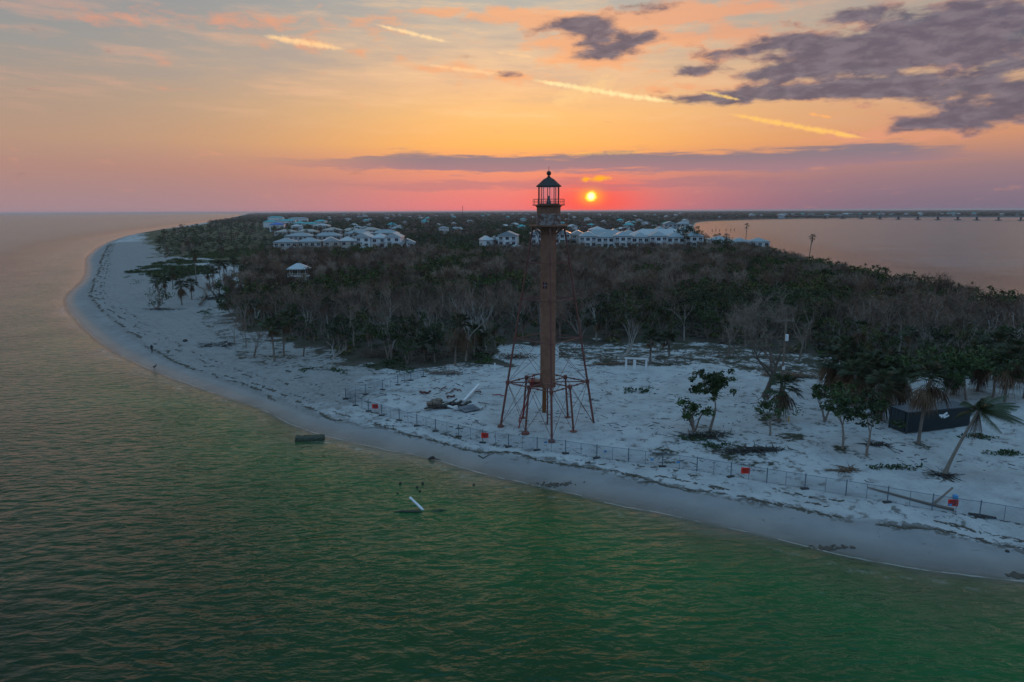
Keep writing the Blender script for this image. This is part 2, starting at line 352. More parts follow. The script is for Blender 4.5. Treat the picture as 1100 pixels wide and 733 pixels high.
LITTER2 = np.array([flat(*q, 1.5) for q in [(225, 325), (215, 345), (240, 372), (262, 386), (300, 392), (350, 398), (420, 402), (520, 398), (520, 380), (380, 370), (260, 330)]])
veg = np.maximum(veg, 0.45*inside(GX, GY, LITTER2))
for q_, r_ in (((752, 472), 5), ((815, 486), 6), ((835, 455), 5), ((845, 470), 5), ((800, 480), 4), ((1014, 512), 2), ((987, 478), 2.2), ((931, 491), 1.6), ((906, 483), 1.6), ((780, 482), 4), ((715, 485), 3), ((885, 455), 3)):
    g_ = flat(*q_, 1.4); veg = np.maximum(veg, 0.55*np.exp(-((GX-g_[0])**2+((GY-g_[1])*.8)**2)/r_**2))
veg = veg*(GS > 1.5)
DAMP = np.array([flat(*q, 1.3) for q in [(112, 300), (150, 296), (200, 300), (240, 308), (262, 312), (246, 326), (200, 326), (170, 318), (120, 330)]])
damp0 = 1.0*np.clip((-GX-12)/25, 0, 1)*np.clip((40-gws)/16, 0, 1)*(.55+.6*vnoise(GX, GY*.7, 7, 45))*(gws > -1)+.4*vnoise(GX, GY*.7, 11, 43)*np.clip((-GX-18)/25, 0, 1)+.25*vnoise(GX, GY, 5, 44)
damp_ = np.where(inside(GX, GY, DAMP), 1.0, np.exp(-seg_dist(GX, GY, DAMP)/9))*(.45+.9*vnoise(GX, GY*.6, 14, 41)); damp_ = np.maximum(damp_, damp0*1.15); scrub_ = inside(GX, GY, SCRUB).astype(float)
scrub_ = np.maximum(scrub_, ((GX/np.maximum(GY, 1) < -.33) & (GY > 350)).astype(float))

def ground_mat():
    m = bpy.data.materials.new('sand'); m.use_nodes = True; t = NT(m.node_tree); b = t.n['Principled BSDF']
    def at(n): a = t.n.new('ShaderNodeAttribute'); a.attribute_name = n; return a.outputs['Fac']
    geo = t.n.new('ShaderNodeNewGeometry'); pos = geo.outputs['Position']
    sd, wr, vg = at('shore'), at('wrack'), at('veg')
    n1 = t.noise(pos, 0.35, 6, 0.6); n2 = t.noise(pos, 1.6, 6, 0.65); n3 = t.noise(pos, 0.06, 4); n4 = t.noise(pos, 5.0, 4, 0.7)
    dry = t.mix(t.mr(n1, 0.35, 0.7), (0.42, 0.422, 0.428, 1), (0.315, 0.317, 0.325, 1))
    dry = t.mix(t.m('MULTIPLY', t.mr(n2, 0.52, 0.72), 0.35), dry, (0.22, 0.215, 0.215, 1))
    damp = t.mix(t.mr(n1, 0.3, 0.7), (0.22, 0.22, 0.223, 1), (0.175, 0.175, 0.18, 1))
    wet = (0.12, 0.117, 0.112, 1)
    seaside = t.mix(t.mr(t.m('ADD', sd, t.m('MULTIPLY', n1, 3.0)), 4.5, 1.0), damp, wet)
    wv = t.m('ADD', wr, t.m('MULTIPLY', t.m('SUBTRACT', n1, 0.5), 3.2))
    c = t.mix(t.mr(wv, -0.5, 0.7), seaside, dry)
    # strings of weed along the wrack line, thinning out inland
    weedn = t.noise(t.vm('MULTIPLY', pos, (1.0, 1.0, 0.0)), 0.9, 7, 0.7, 0.6)
    band = t.m('ADD', t.mr(t.m('ABSOLUTE', wv), 1.3, 0.1, 0, 0.17), t.mr(t.m('ABSOLUTE', t.m('SUBTRACT', wv, 2.6)), 2.4, 0.3, 0, 0.10))
    c = t.mix(t.m('MULTIPLY', t.mr(t.m('ADD', weedn, band), 0.62, 0.70), 0.75), c, (0.055, 0.046, 0.038, 1))
    # litter and trampled patches on the dry sand
    lit = t.m('MULTIPLY', t.mr(t.noise(pos, 0.7, 9, 0.72), 0.545, 0.62), t.mr(wr, 2.5, 6)); lit = t.m('MULTIPLY', lit, t.mr(n3, 0.36, 0.56))
    c = t.mix(t.m('MULTIPLY', lit, 0.75), c, (0.085, 0.07, 0.06, 1))
    c = t.mix(t.m('MULTIPLY', t.mr(t.noise(pos, 0.13, 5, .6), .42, .66), .28), c, (0.30, 0.285, 0.27, 1)); tw = None; wj = t.m('ADD', wr, t.m('MULTIPLY', t.m('SUBTRACT', t.noise(pos, 0.03, 2), .5), 9.0))
    for k_ in (5.0, 6.7, 11.5, 13.2, 17.0, 24.0, 25.7):
        q_ = t.mr(t.m('ABSOLUTE', t.m('SUBTRACT', wj, k_)), .42, .15); tw = q_ if tw is None else t.m('MAXIMUM', tw, q_)
    c = t.mix(t.m('MULTIPLY', t.m('MULTIPLY', tw, t.mr(t.sep(pos)[0], -12, -30)), t.m('MULTIPLY', t.mr(n1, .35, .6), .5)), c, (0.16, 0.152, 0.145, 1))
    c = t.mix(t.m('MULTIPLY', t.m('MULTIPLY', t.mr(n4, .56, .68), t.mr(wr, 0, 3)), .38), c, (0.17, 0.165, 0.165, 1)); dm = at('damp'); c = t.mix(t.m('MULTIPLY', t.mr(t.m('ADD', dm, t.m('MULTIPLY', t.m('SUBTRACT', n1, 0.5), 0.9)), 0.3, 0.7), 0.75), c, t.mix(t.mr(n2, .4, .6), (0.20, 0.195, 0.19, 1), (0.15, 0.145, 0.14, 1)))
    fl = t.mix(t.mr(n1, 0.35, 0.65), (0.065, 0.052, 0.043, 1), (0.032, 0.034, 0.020, 1))
    fl = t.mix(at('scrub'), fl, t.mix(t.mr(n1, .3, .7), (0.042, 0.050, 0.020, 1), (0.065, 0.062, 0.032, 1)))
    c = t.mix(t.mr(t.m('ADD', vg, t.m('ADD', t.m('MULTIPLY', t.m('SUBTRACT', n2, 0.5), 1.2), t.m('MULTIPLY', t.m('SUBTRACT', n1, 0.5), 1.3))), 0.42, 0.66), c, fl)
    t.set(b.inputs['Base Color'], c)
    t.set(b.inputs['Roughness'], t.mr(sd, 0.3, 4.5, 0.32, 0.9)); b.inputs['Specular IOR Level'].default_value = 0.3
    bp = t.n.new('ShaderNodeBump'); bp.inputs['Distance'].default_value = 0.35
    t.set(bp.inputs['Strength'], t.mr(wr, -1, 2, 0.15, 0.8)); t.set(bp.inputs['Height'], t.m('ADD', n2, t.m('MULTIPLY', n4, 0.3))); t.l.new(bp.outputs[0], b.inputs['Normal'])
    return m
gm = big_mesh('ground', np.stack([GX, GY, GZ], 1), QF, [ground_mat()], {'shore': ('POINT', GS), 'wrack': ('POINT', gws), 'veg': ('POINT', veg), 'damp': ('POINT', damp_), 'scrub': ('POINT', scrub_)})
tag(link('ground', gm), kind='structure')

def water_mat():
    m = bpy.data.materials.new('sea_water'); m.use_nodes = True; t = NT(m.node_tree); b = t.n['Principled BSDF']
    a = t.n.new('ShaderNodeAttribute'); a.attribute_name = 'depth'; dep = a.outputs['Fac']
    geo = t.n.new('ShaderNodeNewGeometry'); pos = geo.outputs['Position']
    big = t.m('ADD', t.m('MULTIPLY', t.noise(pos, 0.045, 4, .6), .6), t.m('MULTIPLY', t.noise(pos, 0.013, 2), .4))
    col = t.ramp(t.m('DIVIDE', t.m('ADD', dep, t.m('MULTIPLY', t.m('SUBTRACT', big, 0.5), 1.9)), 2.6, clamp=True),
                 [(0, (0.10, 0.105, 0.075, 1)), (0.08, (0.040, 0.070, 0.030, 1)), (0.24, (0.0020, 0.082, 0.022, 1)), (0.55, (0.0006, 0.042, 0.0125, 1)), (0.80, (0.0004, 0.016, 0.0075, 1)), (1, (0.045, 0.098, 0.094, 1))])
    b.inputs['IOR'].default_value = 1.33; t.set(b.inputs['Roughness'], t.mr(dep, 1.2, 2.35, 0.12, 0.20)); b.inputs['Specular IOR Level'].default_value = 0.5
    # foam at the water's edge
    fn = t.noise(pos, 1.1, 6, 0.7)
    foam = t.m('MULTIPLY', t.mr(t.m('ABSOLUTE', t.m('SUBTRACT', dep, t.m('ADD', 0.05, t.m('MULTIPLY', t.noise(pos, 0.16, 4), 0.28)))), 0.045, 0.008), t.mr(fn, 0.50, 0.62))
    foam = t.m('MAXIMUM', foam, t.m('MULTIPLY', t.mr(t.m('ABSOLUTE', t.m('SUBTRACT', dep, t.m('ADD', 0.28, t.m('MULTIPLY', t.noise(pos, 0.11, 4), 0.5)))), 0.04, 0.008), t.m('MULTIPLY', t.mr(fn, 0.52, 0.62), t.mr(t.noise(pos, .02, 2), .48, .56))))
    foam = t.m('MULTIPLY', foam, t.m('MULTIPLY', t.mr(t.noise(pos, 0.05, 2), 0.46, 0.62), t.mr(t.sep(pos)[0], 25, -25, .25, 1)))
    swash = t.m('MULTIPLY', t.mr(t.m('ABSOLUTE', t.m('SUBTRACT', dep, t.m('ADD', 0.015, t.m('MULTIPLY', t.noise(pos, 0.25, 3), 0.07)))), 0.016, 0.003), t.mr(t.noise(pos, .35, 4, .6), .36, .52))
    foam = t.m('MAXIMUM', foam, t.m('MULTIPLY', swash, .8))
    t.set(b.inputs['Base Color'], t.mix(t.m('MULTIPLY', foam, 0.5), col, (0.6, 0.6, 0.6, 1)))
    # ripples
    mp = t.n.new('ShaderNodeMapping'); t.set(mp.inputs[0], pos); mp.inputs['Rotation'].default_value = (0, 0, R(-14)); mp.inputs['Scale'].default_value = (0.42, 1.0, 1)
    def ridge(v, s, d, r, di): return t.m('SUBTRACT', 1.0, t.m('ABSOLUTE', t.m('SUBTRACT', t.m('MULTIPLY', t.noise(v, s, d, r, di), 2.0), 1.0)))
    h1 = ridge(mp.outputs[0], 0.40, 2, 0.5, 0.6); h2 = t.noise(mp.outputs[0], 1.30, 3, 0.5, 0.4); h3 = t.noise(pos, 2.6, 3, 0.6)
    h = t.m('ADD', t.m('ADD', t.m('MULTIPLY', h1, 0.26), t.m('MULTIPLY', h2, 0.30)), t.m('MULTIPLY', h3, 0.05))
    bp = t.n.new('ShaderNodeBump'); bp.inputs['Distance'].default_value = 1.0; t.set(bp.inputs['Strength'], t.m('MULTIPLY', t.mr(dep, 0.0, 0.7, 0.40, 1.0), t.mr(t.noise(pos, .06, 3), .3, .7, .45, 1.0))); t.set(bp.inputs['Height'], h); wn = t.vm('SUBTRACT', t.noise(mp.outputs[0], 1.7, 3, 0.6, col=True), (0.5, 0.5, 0.5)); wn = t.vm('MULTIPLY', wn, (0.42, 0.75, 0.0))
    wn = t.vm('SCALE', wn, scale=t.mr(dep, 0.0, 0.9, 0.4, 0.66)); t.set(b.inputs['Normal'], t.vm('NORMALIZE', t.vm('ADD', bp.outputs[0], wn)))
    tr = t.n.new('ShaderNodeBsdfTransparent'); mx = t.n.new('ShaderNodeMixShader')
    t.set(mx.inputs[0], t.m('MAXIMUM', foam, t.mr(dep, -0.01, 0.15, 0.0, 1.0))); t.l.new(tr.outputs[0], mx.inputs[1]); t.l.new(b.outputs[0], mx.inputs[2])
    t.l.new(mx.outputs[0], t.n['Material Output'].inputs[0])
    return m
wm = big_mesh('water', np.stack([GX, GY, GX*0], 1), QF, [water_mat()], {'depth': ('POINT', -GZ)})
tag(link('water', wm), kind='structure')

# ------------------------------------------------------------------ evening haze
HZ = MB(); HZ.box((3000, 12000, 15), (80000, 64000, 40)); hm = bpy.data.materials.new('haze'); hm.use_nodes = True; _t = NT(hm.node_tree); _t.n.remove(_t.n['Principled BSDF'])
_v = _t.n.new('ShaderNodeVolumePrincipled'); _v.inputs['Color'].default_value = (0.82, 0.84, 0.90, 1); _v.inputs['Density'].default_value = 0.00006; _v.inputs['Anisotropy'].default_value = 0.2
_t.l.new(_v.outputs[0], _t.n['Material Output'].inputs['Volume']); tag(HZ.build('haze', hm), 'thin evening haze over the town and the bay', 'haze', None, 'stuff')
SC.cycles.volume_bounces = 0

# ------------------------------------------------------------------ materials
M_iron = mat('brown_iron', (0.225, 0.108, 0.070), 0.6, 0.5, 1.0, col2=(0.18, 0.082, 0.052))
M_leg = mat('dark_brown_iron', (0.12, 0.046, 0.038), 0.6, 0.5, 1.3, col2=(0.15, 0.058, 0.045))
M_rust = mat('rust', (0.20, 0.075, 0.025), 0.8, 0.4, 3)
M_roofd = mat('dark_lantern_roof', (0.028, 0.020, 0.020), 0.5)
M_grate = mat('flaking_grey_paint', (0.26, 0.25, 0.25), 0.7, col2=(0.12, 0.06, 0.045), vscale=2.2)
M_glass = bpy.data.materials.new('lantern_glass'); M_glass.use_nodes = True
_t = NT(M_glass.node_tree); _g = _t.n.new('ShaderNodeBsdfGlossy'); _g.inputs['Roughness'].default_value = 0.05; _tr = _t.n.new('ShaderNodeBsdfTransparent'); _tr.inputs[0].default_value = (0.93, 0.94, 0.95, 1)
_mx = _t.n.new('ShaderNodeMixShader'); _mx.inputs[0].default_value = 0.10; _t.l.new(_tr.outputs[0], _mx.inputs[1]); _t.l.new(_g.outputs[0], _mx.inputs[2]); _t.l.new(_mx.outputs[0], _t.n['Material Output'].inputs[0])
M_red = mat('red_paint', (0.24, 0.026, 0.026), 0.55)
M_sign = mat('red_sign', (0.62, 0.028, 0.014), 0.5, 0.1)
M_ink = mat('sign_lettering', (0.08, 0.01, 0.01), 0.6)
M_galv = mat('galvanised_steel', (0.11, 0.145, 0.18), 0.5, metal=0.3)
M_white = mat('white_paint', (0.60, 0.61, 0.62), 0.6, 0.2)
M_bark = mat('bark', (0.165, 0.13, 0.108), 0.9, rand=0.35)
M_pale = mat('bleached_wood', (0.30, 0.27, 0.245), 0.9, rand=0.2)
M_twig = mat('bare_twigs', (0.155, 0.100, 0.072), 0.9, rand=0.45)
M_gtwig = mat('grey_twigs', (0.20, 0.155, 0.125), 0.9)
M_leaf = mat('leaf', (0.028, 0.054, 0.012), 0.6, 0.5, 0.7, rand=0.45, col2=(0.012, 0.024, 0.007))
M_leaf2 = mat('olive_leaf', (0.058, 0.060, 0.017), 0.6, 0.5, 0.7, rand=0.4, col2=(0.03, 0.035, 0.014))
M_frond = mat('palm_frond', (0.028, 0.040, 0.014), 0.55, rand=0.3)
M_deadf = mat('dead_frond', (0.105, 0.063, 0.036), 0.85, rand=0.25)
M_palmt = mat('palm_trunk', (0.17, 0.14, 0.115), 0.9, 0.5, 4)
M_cont = mat('dark_container_paint', (0.028, 0.040, 0.046), 0.5)
M_cloth = mat('pale_sheet', (0.6, 0.62, 0.64), 0.8)
M_wood = mat('weathered_wood', (0.16, 0.125, 0.10), 0.9)
M_dark = mat('dark_debris', (0.045, 0.04, 0.036), 0.9)
M_weed = mat('dry_seaweed', (0.085, 0.070, 0.055), 0.95)
M_mosslog = mat('mossy_concrete', (0.045, 0.055, 0.040), 0.85, 0.5)
M_vine = mat('beach_vine', (0.028, 0.052, 0.018), 0.7)
M_conc = mat('concrete', (0.22, 0.22, 0.23), 0.8)
M_blue = mat('blue_plastic', (0.05, 0.22, 0.45), 0.5)

# ------------------------------------------------------------------ lighthouse
C0 = G(588, 456.3); ZG = C0.z
def zt(py): 
    d = ray(588, py); return CAM_H + d[2]/d[1]*C0.y - ZG           # height above ground of an image row on the tower's axis
lh = empty('lighthouse', C0, 0.0, 'tall brown iron skeleton lighthouse with a black lantern roof on the white beach', 'lighthouse')
z1n, z2n, z3n, z4n, zdk = zt(410.5), zt(363.5), zt(321), zt(282), zt(242)
pF = G(591.4, 469.8)-C0; yaw = math.atan2(pF.y, pF.x)
Rb = 5.75; Rt = 1.8
def leg_pt(k, z, mid=False):
    r = Rb + (Rt-Rb)*z/zdk
    if mid: r *= 0.7071
    a = yaw + math.pi/2*k + (math.pi/4 if mid else 0)
    return Vector((r*math.cos(a), r*math.sin(a), z))
rc = 0.90
b = MB(); prof = [(rc+0.10, z1n-0.55), (rc+0.10, z1n+0.05), (rc, z1n+0.10)]
zz = z1n+1.6
while zz < zdk-1.0:
    prof += [(rc, zz), (rc+0.018, zz+0.03), (rc+0.018, zz+0.10), (rc, zz+0.13)]; zz += 2.1
prof += [(rc, zdk-0.8), (rc+0.15, zdk-0.45), (rc+0.25, zdk-0.1)]
b.lathe(prof, 32); b.build('stair_cylinder', M_iron, lh, smooth=False)
b = MB(); cz = zt(306)   # little window with its frame
for dz in (0,): b.box((-0.42, -rc*0.87, cz), (0.5, 0.12, 0.75), rz=-0.42)
w_ = b.build('window', M_ink, lh); b = MB(); b.box((-0.43, -rc*0.87-0.07, cz), (0.06, 0.05, 0.8), rz=-0.42); b.box((-0.43, -rc*0.87-0.075, cz), (0.56, 0.045, 0.06), rz=-0.42); b.build('window_bars', M_conc, w_)
for k in range(4):
    thick = 0.10
    if k != 2: 
        b = MB(); b.tube([leg_pt(k, -0.15), leg_pt(k, z1n)], 0.135, 8); o = b.build('leg', M_leg, lh)
        b = MB(); p = leg_pt(k, 0.0); b.lathe([(0.42, -0.25), (0.36, 0.04), (0.2, 0.08)], 12, (p.x, p.y, 0)); b.build('leg_footing', M_leg, o)
    else:
        b = MB(); p = leg_pt(k, 0.0); q = leg_pt(k, z1n); b.tube([(p.x*.86, p.y*.86, -0.2), (q.x*.86, q.y*.86, z1n)], 0.27, 10); o = b.build('leg', M_rust, lh); o['label'] = 'thick rusty pipe standing in for the lost back leg'
    b = MB(); b.tube([leg_pt(k, z1n), leg_pt(k, zdk)], [0.125, 0.10], 8); b.build('leg', M_leg, lh)
    b = MB(); b.tube([leg_pt(k, -0.15, True), leg_pt(k, z1n, True)], 0.12, 8); o = b.build('leg', M_leg, lh)
    b = MB(); p = leg_pt(k, 0.0, True); b.lathe([(0.5, -0.25), (0.45, 0.06), (0.2, 0.1)], 12, (p.x, p.y, 0)); b.build('leg_footing', M_leg, o)
b = MB(); b.tube([(0, 0, -0.15), (0, 0, z1n-0.5)], 0.09, 8); b.build('centre_post', M_leg, lh)
for li, z in enumerate((z1n, z2n, z3n, z4n)):
    b = MB()
    for k in range(4):
        A, B = leg_pt(k, z), leg_pt(k+1, z)
        r = 0.085 if li == 0 else 0.06
        b.tube([A, B], r, 6)
        b.tube([A, (A.x*rc/A.length if 0 else A.x/math.hypot(A.x, A.y)*rc, A.y/math.hypot(A.x, A.y)*rc, z)], r*0.9, 6)
        if li == 0:
            m_ = leg_pt(k, z, True); h = math.hypot(m_.x, m_.y); b.tube([m_, (m_.x/h*rc, m_.y/h*rc, z)], r, 6)
            for q in (A, m_): b.lathe([(0.12, -0.25), (0.24, -0.22), (0.24, 0.22), (0.12, 0.25)], 10, (q.x, q.y, z))
            for f in (0.3, 0.7):
                q = A.lerp(B, f); b.box(q, (0.24, 0.24, 0.2))
        else: b.lathe([(0.1, -0.2), (0.17, -0.17), (0.17, 0.17), (0.1, 0.2)], 8, (A.x, A.y, z))
    b.build('strut_ring', M_leg, lh)
lev = [0.1, z1n, z2n, z3n, z4n, zdk]
for i in range(5):
    b = MB()
    for k in range(4):
        if i == 0:
            a0, m0, e0 = leg_pt(k, .1), leg_pt(k, .1, True), leg_pt(k+1, .1); a1, m1, e1 = leg_pt(k, z1n), leg_pt(k, z1n, True), leg_pt(k+1, z1n)
            for s, e in ((a0, m1), (m0, a1), (m0, e1), (e0, m1)): b.tube([s, e], 0.028, 5)
        else:
            for s, e in ((leg_pt(k, lev[i]), leg_pt(k+1, lev[i+1])), (leg_pt(k+1, lev[i]), leg_pt(k, lev[i+1]))): b.tube([s, e], 0.024, 5)
    b.build('tie_rods', M_leg, lh)
# landing under the cylinder
b = MB(); b.box((-1.6, 0.2, z1n+0.1), (1.7, 1.3, 0.1)); 
for x in (-2.4, -1.6, -0.9): b.tube([(x, -0.45, z1n+.1), (x, -0.45, z1n+1.1)], 0.035, 6)
b.tube([(-2.4, -0.45, z1n+1.1), (-0.9, -0.45, z1n+1.1)], 0.04, 6); b.tube([(-2.4, -0.45, z1n+.6), (-0.9, -0.45, z1n+.6)], 0.035, 6); b.box((-1.5, 0.0, z1n-0.35), (1.4, 0.5, 0.55))
b.build('landing', M_leg, lh)
# galleries and lantern
zu, zl, ze, za = zt(220), zt(219), zt(200.5), zt(190.5)
b = MB(); b.lathe([(1.0, zdk-0.28), (2.1, zdk-0.22), (2.25, zdk-0.1), (2.25, zdk+0.03), (1.0, zdk+0.03)], 28)
for k in range(12):
    a = 2*math.pi*k/12; b.tube([(0.9*math.cos(a), 0.9*math.sin(a), zdk-1.1), (1.9*math.cos(a), 1.9*math.sin(a), zdk-0.2)], 0.05, 5)
b.build('lower_gallery', M_iron, lh)
def railing(r, z, h, n, rb, rails):
    b = MB()
    for k in range(n):
        a = 2*math.pi*(k+.5)/n; b.tube([(r*math.cos(a), r*math.sin(a), z), (r*math.cos(a), r*math.sin(a), z+h)], rb, 5)
    for f in rails:
        b.tube([(r*math.cos(2*math.pi*k/36), r*math.sin(2*math.pi*k/36), z+h*f) for k in range(37)], rb, 5, cap=False)
    return b
railing(2.18, zdk+0.03, 1.15, 24, 0.025, (0.5, 1.0)).build('lower_railing', M_iron, lh)
b = MB(); b.lathe([(1.42, zdk+0.03), (1.42, zdk+1.25), (1.40, zdk+1.3)], 28); b.build('flaked_base_band', M_grate, lh)
b = MB(); b.lathe([(1.38, zdk+0.04), (1.38, zu-0.32), (1.5, zu-0.2), (1.6, zu-0.13)], 28); b.build('watch_room', M_iron, lh)
b = MB(); b.lathe([(1.2, zu-0.12), (1.86, zu-0.10), (1.88, zu), (1.2, zu+0.02)], 28); b.build('upper_gallery', M_iron, lh)
railing(1.82, zu, 0.62, 20, 0.018, (0.5, 1.0)).build('upper_railing', M_iron, lh)
NG = 10; rg = 1.20
for k in range(NG):
    a0 = 2*math.pi*(k+.25)/NG; a1 = 2*math.pi*(k+1.25)/NG
    b = MB(); i_ = 0.03/rg
    p0 = (rg*math.cos(a0+i_), rg*math.sin(a0+i_)); p1 = (rg*math.cos(a1-i_), rg*math.sin(a1-i_))
    b.quad((*p0, zu+0.1), (*p1, zu+0.1), (*p1, ze-0.05), (*p0, ze-0.05)); b.build('lantern_pane', M_glass, lh)
b = MB()
for k in range(NG):
    a0 = 2*math.pi*(k+.25)/NG; b.tube([(rg*math.cos(a0), rg*math.sin(a0), zu), (rg*math.cos(a0), rg*math.sin(a0), ze)], 0.045, 6)
b.lathe([(rg+0.08, zu+0.0), (rg+0.08, zu+0.12)], 20) ; b.build('lantern_frame', M_roofd, lh)
b = MB(); b.lathe([(0.28, zu+0.02), (0.28, zu+0.45), (0.10, zu+0.5), (0.10, zu+0.62), (0.16, zu+0.66), (0.16, zu+0.95), (0.05, zu+1.0)], 14); b.build('lamp', M_roofd, lh)
b = MB(); b.lathe([(1.30, ze-0.06), (1.47, ze-0.02), (1.47, ze+0.05), (1.10, ze+0.36), (0.62, ze+0.80), (0.28, za-0.05), (0.17, za+0.02), (0.15, za+0.16)], 20); rf = b.build('roof', M_roofd, lh)
b = MB(); zb = zt(186.3); b.lathe([(0.06, zb-0.26)]+[(0.27*math.cos(t), zb+0.27*math.sin(t)) for t in np.linspace(-1.3, 1.3, 9)]+[(0.03, zb+0.3), (0.02, zt(179))], 14); b.build('vent_ball', M_roofd, rf, smooth=True)

# red access ladder leaning on the landing
p0 = G(557.2, 459.5); p1 = C0 + Vector((-1.75, -0.75, z1n+0.3))
ld = empty('access_ladder', p0, 0, 'steep red ladder leaning up to the landing of the lighthouse', 'ladder')
v = p1-p0; side = v.cross(Vector((0, 1, 0.2))).normalized(); side = Vector((v.y, -v.x, 0)).normalized()*0.32
for s in (-1, 1):
    b = MB(); b.tube([side*s, side*s+v], 0.055, 6); b.tube([side*s+Vector((0, 0, .8)), side*s+v+Vector((0, 0, .8))], 0.035, 6)
    for f in (0.05, .35, .65, .95): b.tube([side*s+v*f, side*s+v*f+Vector((0, 0, .8))], 0.03, 5)
    b.build('side_rail', M_red, ld)
for i in range(16):
    b = MB(); q = v*((i+.5)/16); b.tube([q-side, q+side], 0.03, 5); b.build('rung', M_red, ld)

# ------------------------------------------------------------------ tree prototypes
def rvec(): 
    v = Vector((random.gauss(0, 1), random.gauss(0, 1), random.gauss(0, 1))); return v.normalized()
def grow(tr, tw, p, d, L, r, depth, sides, segs, ntw, spread=0.75, twl=1.1, tww=0.022, upw=0.25):
    pts = [p]; q = p.copy(); dd = d.copy()
    for i in range(segs):
        dd = (dd + rvec()*0.16 + Vector((0, 0, upw*0.12))).normalized(); q = q + dd*(L/segs); pts.append(q.copy())
    r1 = r*0.62
    tr.tube(pts, list(np.linspace(r, r1, len(pts))), sides if depth > 0 else 3, cap=False)
    if depth == 0:
        for _ in range(ntw):
            s = pts[0].lerp(pts[-1], random.uniform(0.2, 1)); e = s + (dd*0.7 + rvec()*0.9 + Vector((0, 0, 0.25))).normalized()*twl*random.uniform(.5, 1.2)
            w = rvec()*tww; tw.tri(s-w, s+w, e)
            if random.random() < 0.7:
                s2 = s.lerp(e, .5); e2 = s2 + ((e-s).normalized()+rvec()*0.8).normalized()*twl*0.55; w = rvec()*tww*.8; tw.tri(s2-w, s2+w, e2)
        return
    n = random.choice((2, 3, 3)) if depth > 1 else random.choice((3, 4))
    for i in range(n):
        s = pts[-1] if i < 2 else pts[-2].lerp(pts[-1], random.random())
        nd = (dd + rvec()*spread + Vector((0, 0, upw))).normalized()
        grow(tr, tw, s, nd, L*random.uniform(.62, .88), r1*random.uniform(.62, .85), depth-1, sides, segs, ntw, spread, twl, tww, upw)
def bare_tree(h, depth=3, sides=5, segs=3, ntw=7, spread=0.75, trunk_r=None, stems=1, tww=0.022, twl=1.1):
    tr, tw = MB(), MB()
    for s in range(stems):
        d = (Vector((0, 0, 1)) + rvec()*(0.12 if stems == 1 else 0.5)).normalized(); d.z = abs(d.z)
        grow(tr, tw, Vector((random.uniform(-.2, .2)*(stems > 1), random.uniform(-.2, .2)*(stems > 1), -0.15)), d, h*0.36, trunk_r or h*0.024, depth, sides, segs, ntw, spread, twl, tww)
    return tr, tw
def leaf_clump(mb, c, rx, rz, n, s):
    for _ in range(n):
        v = rvec(); k = random.random()**0.45; p = c + Vector((v.x*rx*k, v.y*rx*k, v.z*rz*k))
        a = (rvec()+Vector((0, 0, 0.1))).normalized(); bb = a.cross(rvec()).normalized(); l = s*random.uniform(.6, 1.3); w = l*0.42
        mb.quad(p-a*l*.5, p+bb*w*.5, p+a*l*.5, p-bb*w*.5)
def leafy_tree(h, w, clumps=22, n=36, ls=0.34, depth=2, stems=1, low=0.35, tr_r=None):
    tr, tw = MB(), MB(); cr = MB()
    for s in range(stems):
        d = (Vector((0, 0, 1)) + rvec()*(0.15 if stems == 1 else 0.45)).normalized(); d.z = abs(d.z)
        grow(tr, tw, Vector((0, 0, -0.15)), d, h*0.40, tr_r or h*0.026, depth, 5, 3, 0, 0.7)
    ends = [Vector(v) for v in tr.v if v[2] > h*low]
    for i in range(clumps):
        if ends and random.random() < 0.5: c = random.choice(ends) + rvec()*0.35
        else:
            a = random.uniform(0, 6.28); r = w/2*math.sqrt(random.random()); c = Vector((r*math.cos(a), r*math.sin(a), h*random.uniform(low+.1, .92)))
        leaf_clump(cr, c, random.uniform(.35, .8)*w/4.5, random.uniform(.25, .5)*w/4.5, n, ls)
    return tr, cr
def fan_frond(mb, base, d, L, blades=9, droop=0.3, w=0.06, fan=1.35):
    d = d.normalized(); side = d.cross(Vector((0, 0, 1))); side = side.normalized() if side.length > .05 else Vector((1, 0, 0)); up = side.cross(d)
    hub = base + d*L*0.5; mb.tube([base, hub], 0.018, 3, cap=False)
    for i in range(blades):
        a = (i/(blades-1)-.5)*2*fan; dd = (d*math.cos(a)+side*math.sin(a)).normalized(); tip = hub + dd*L*0.55 + Vector((0, 0, -droop*L*random.uniform(.4, 1.1)))
        mid = hub.lerp(tip, .5) + Vector((0, 0, droop*L*.15)); ww = side.lerp(up, .4).normalized()*w
        mb.add([hub, mid-ww, mid+ww, tip], [(0, 1, 3, 2)])
def sabal_palm(h, lean=(0.0, 0.0), nf=34, L=1.7, skirt=14, r=0.17, blades=14, sl=1.5):
    tr, cr, de = MB(), MB(), MB()
    pts = [Vector((lean[0]*t*t, lean[1]*t*t, -0.1+(h+.1)*t)) for t in np.linspace(0, 1, 6)]
    tr.tube(pts, [r*1.25, r, r*.95, r*.95, r, r*1.1], 9); top = pts[-1]
    for i in range(nf):
        a = i*2.4; e = random.uniform(-.35, 1.35); d = Vector((math.cos(a)*math.cos(e), math.sin(a)*math.cos(e), math.sin(e)))
        fan_frond(cr, top, d, L*random.uniform(.8, 1.1), blades, 0.22)
    for i in range(skirt):
        a = random.uniform(0, 6.28); e = random.uniform(-1.5, -.35); d = Vector((math.cos(a)*math.cos(e), math.sin(a)*math.cos(e), math.sin(e)))
        fan_frond(de, top-Vector((0, 0, random.uniform(0, .5))), d, sl*1.1*random.uniform(.4, 1.2), 7, 0.6, 0.055, .75)
    return tr, cr, de
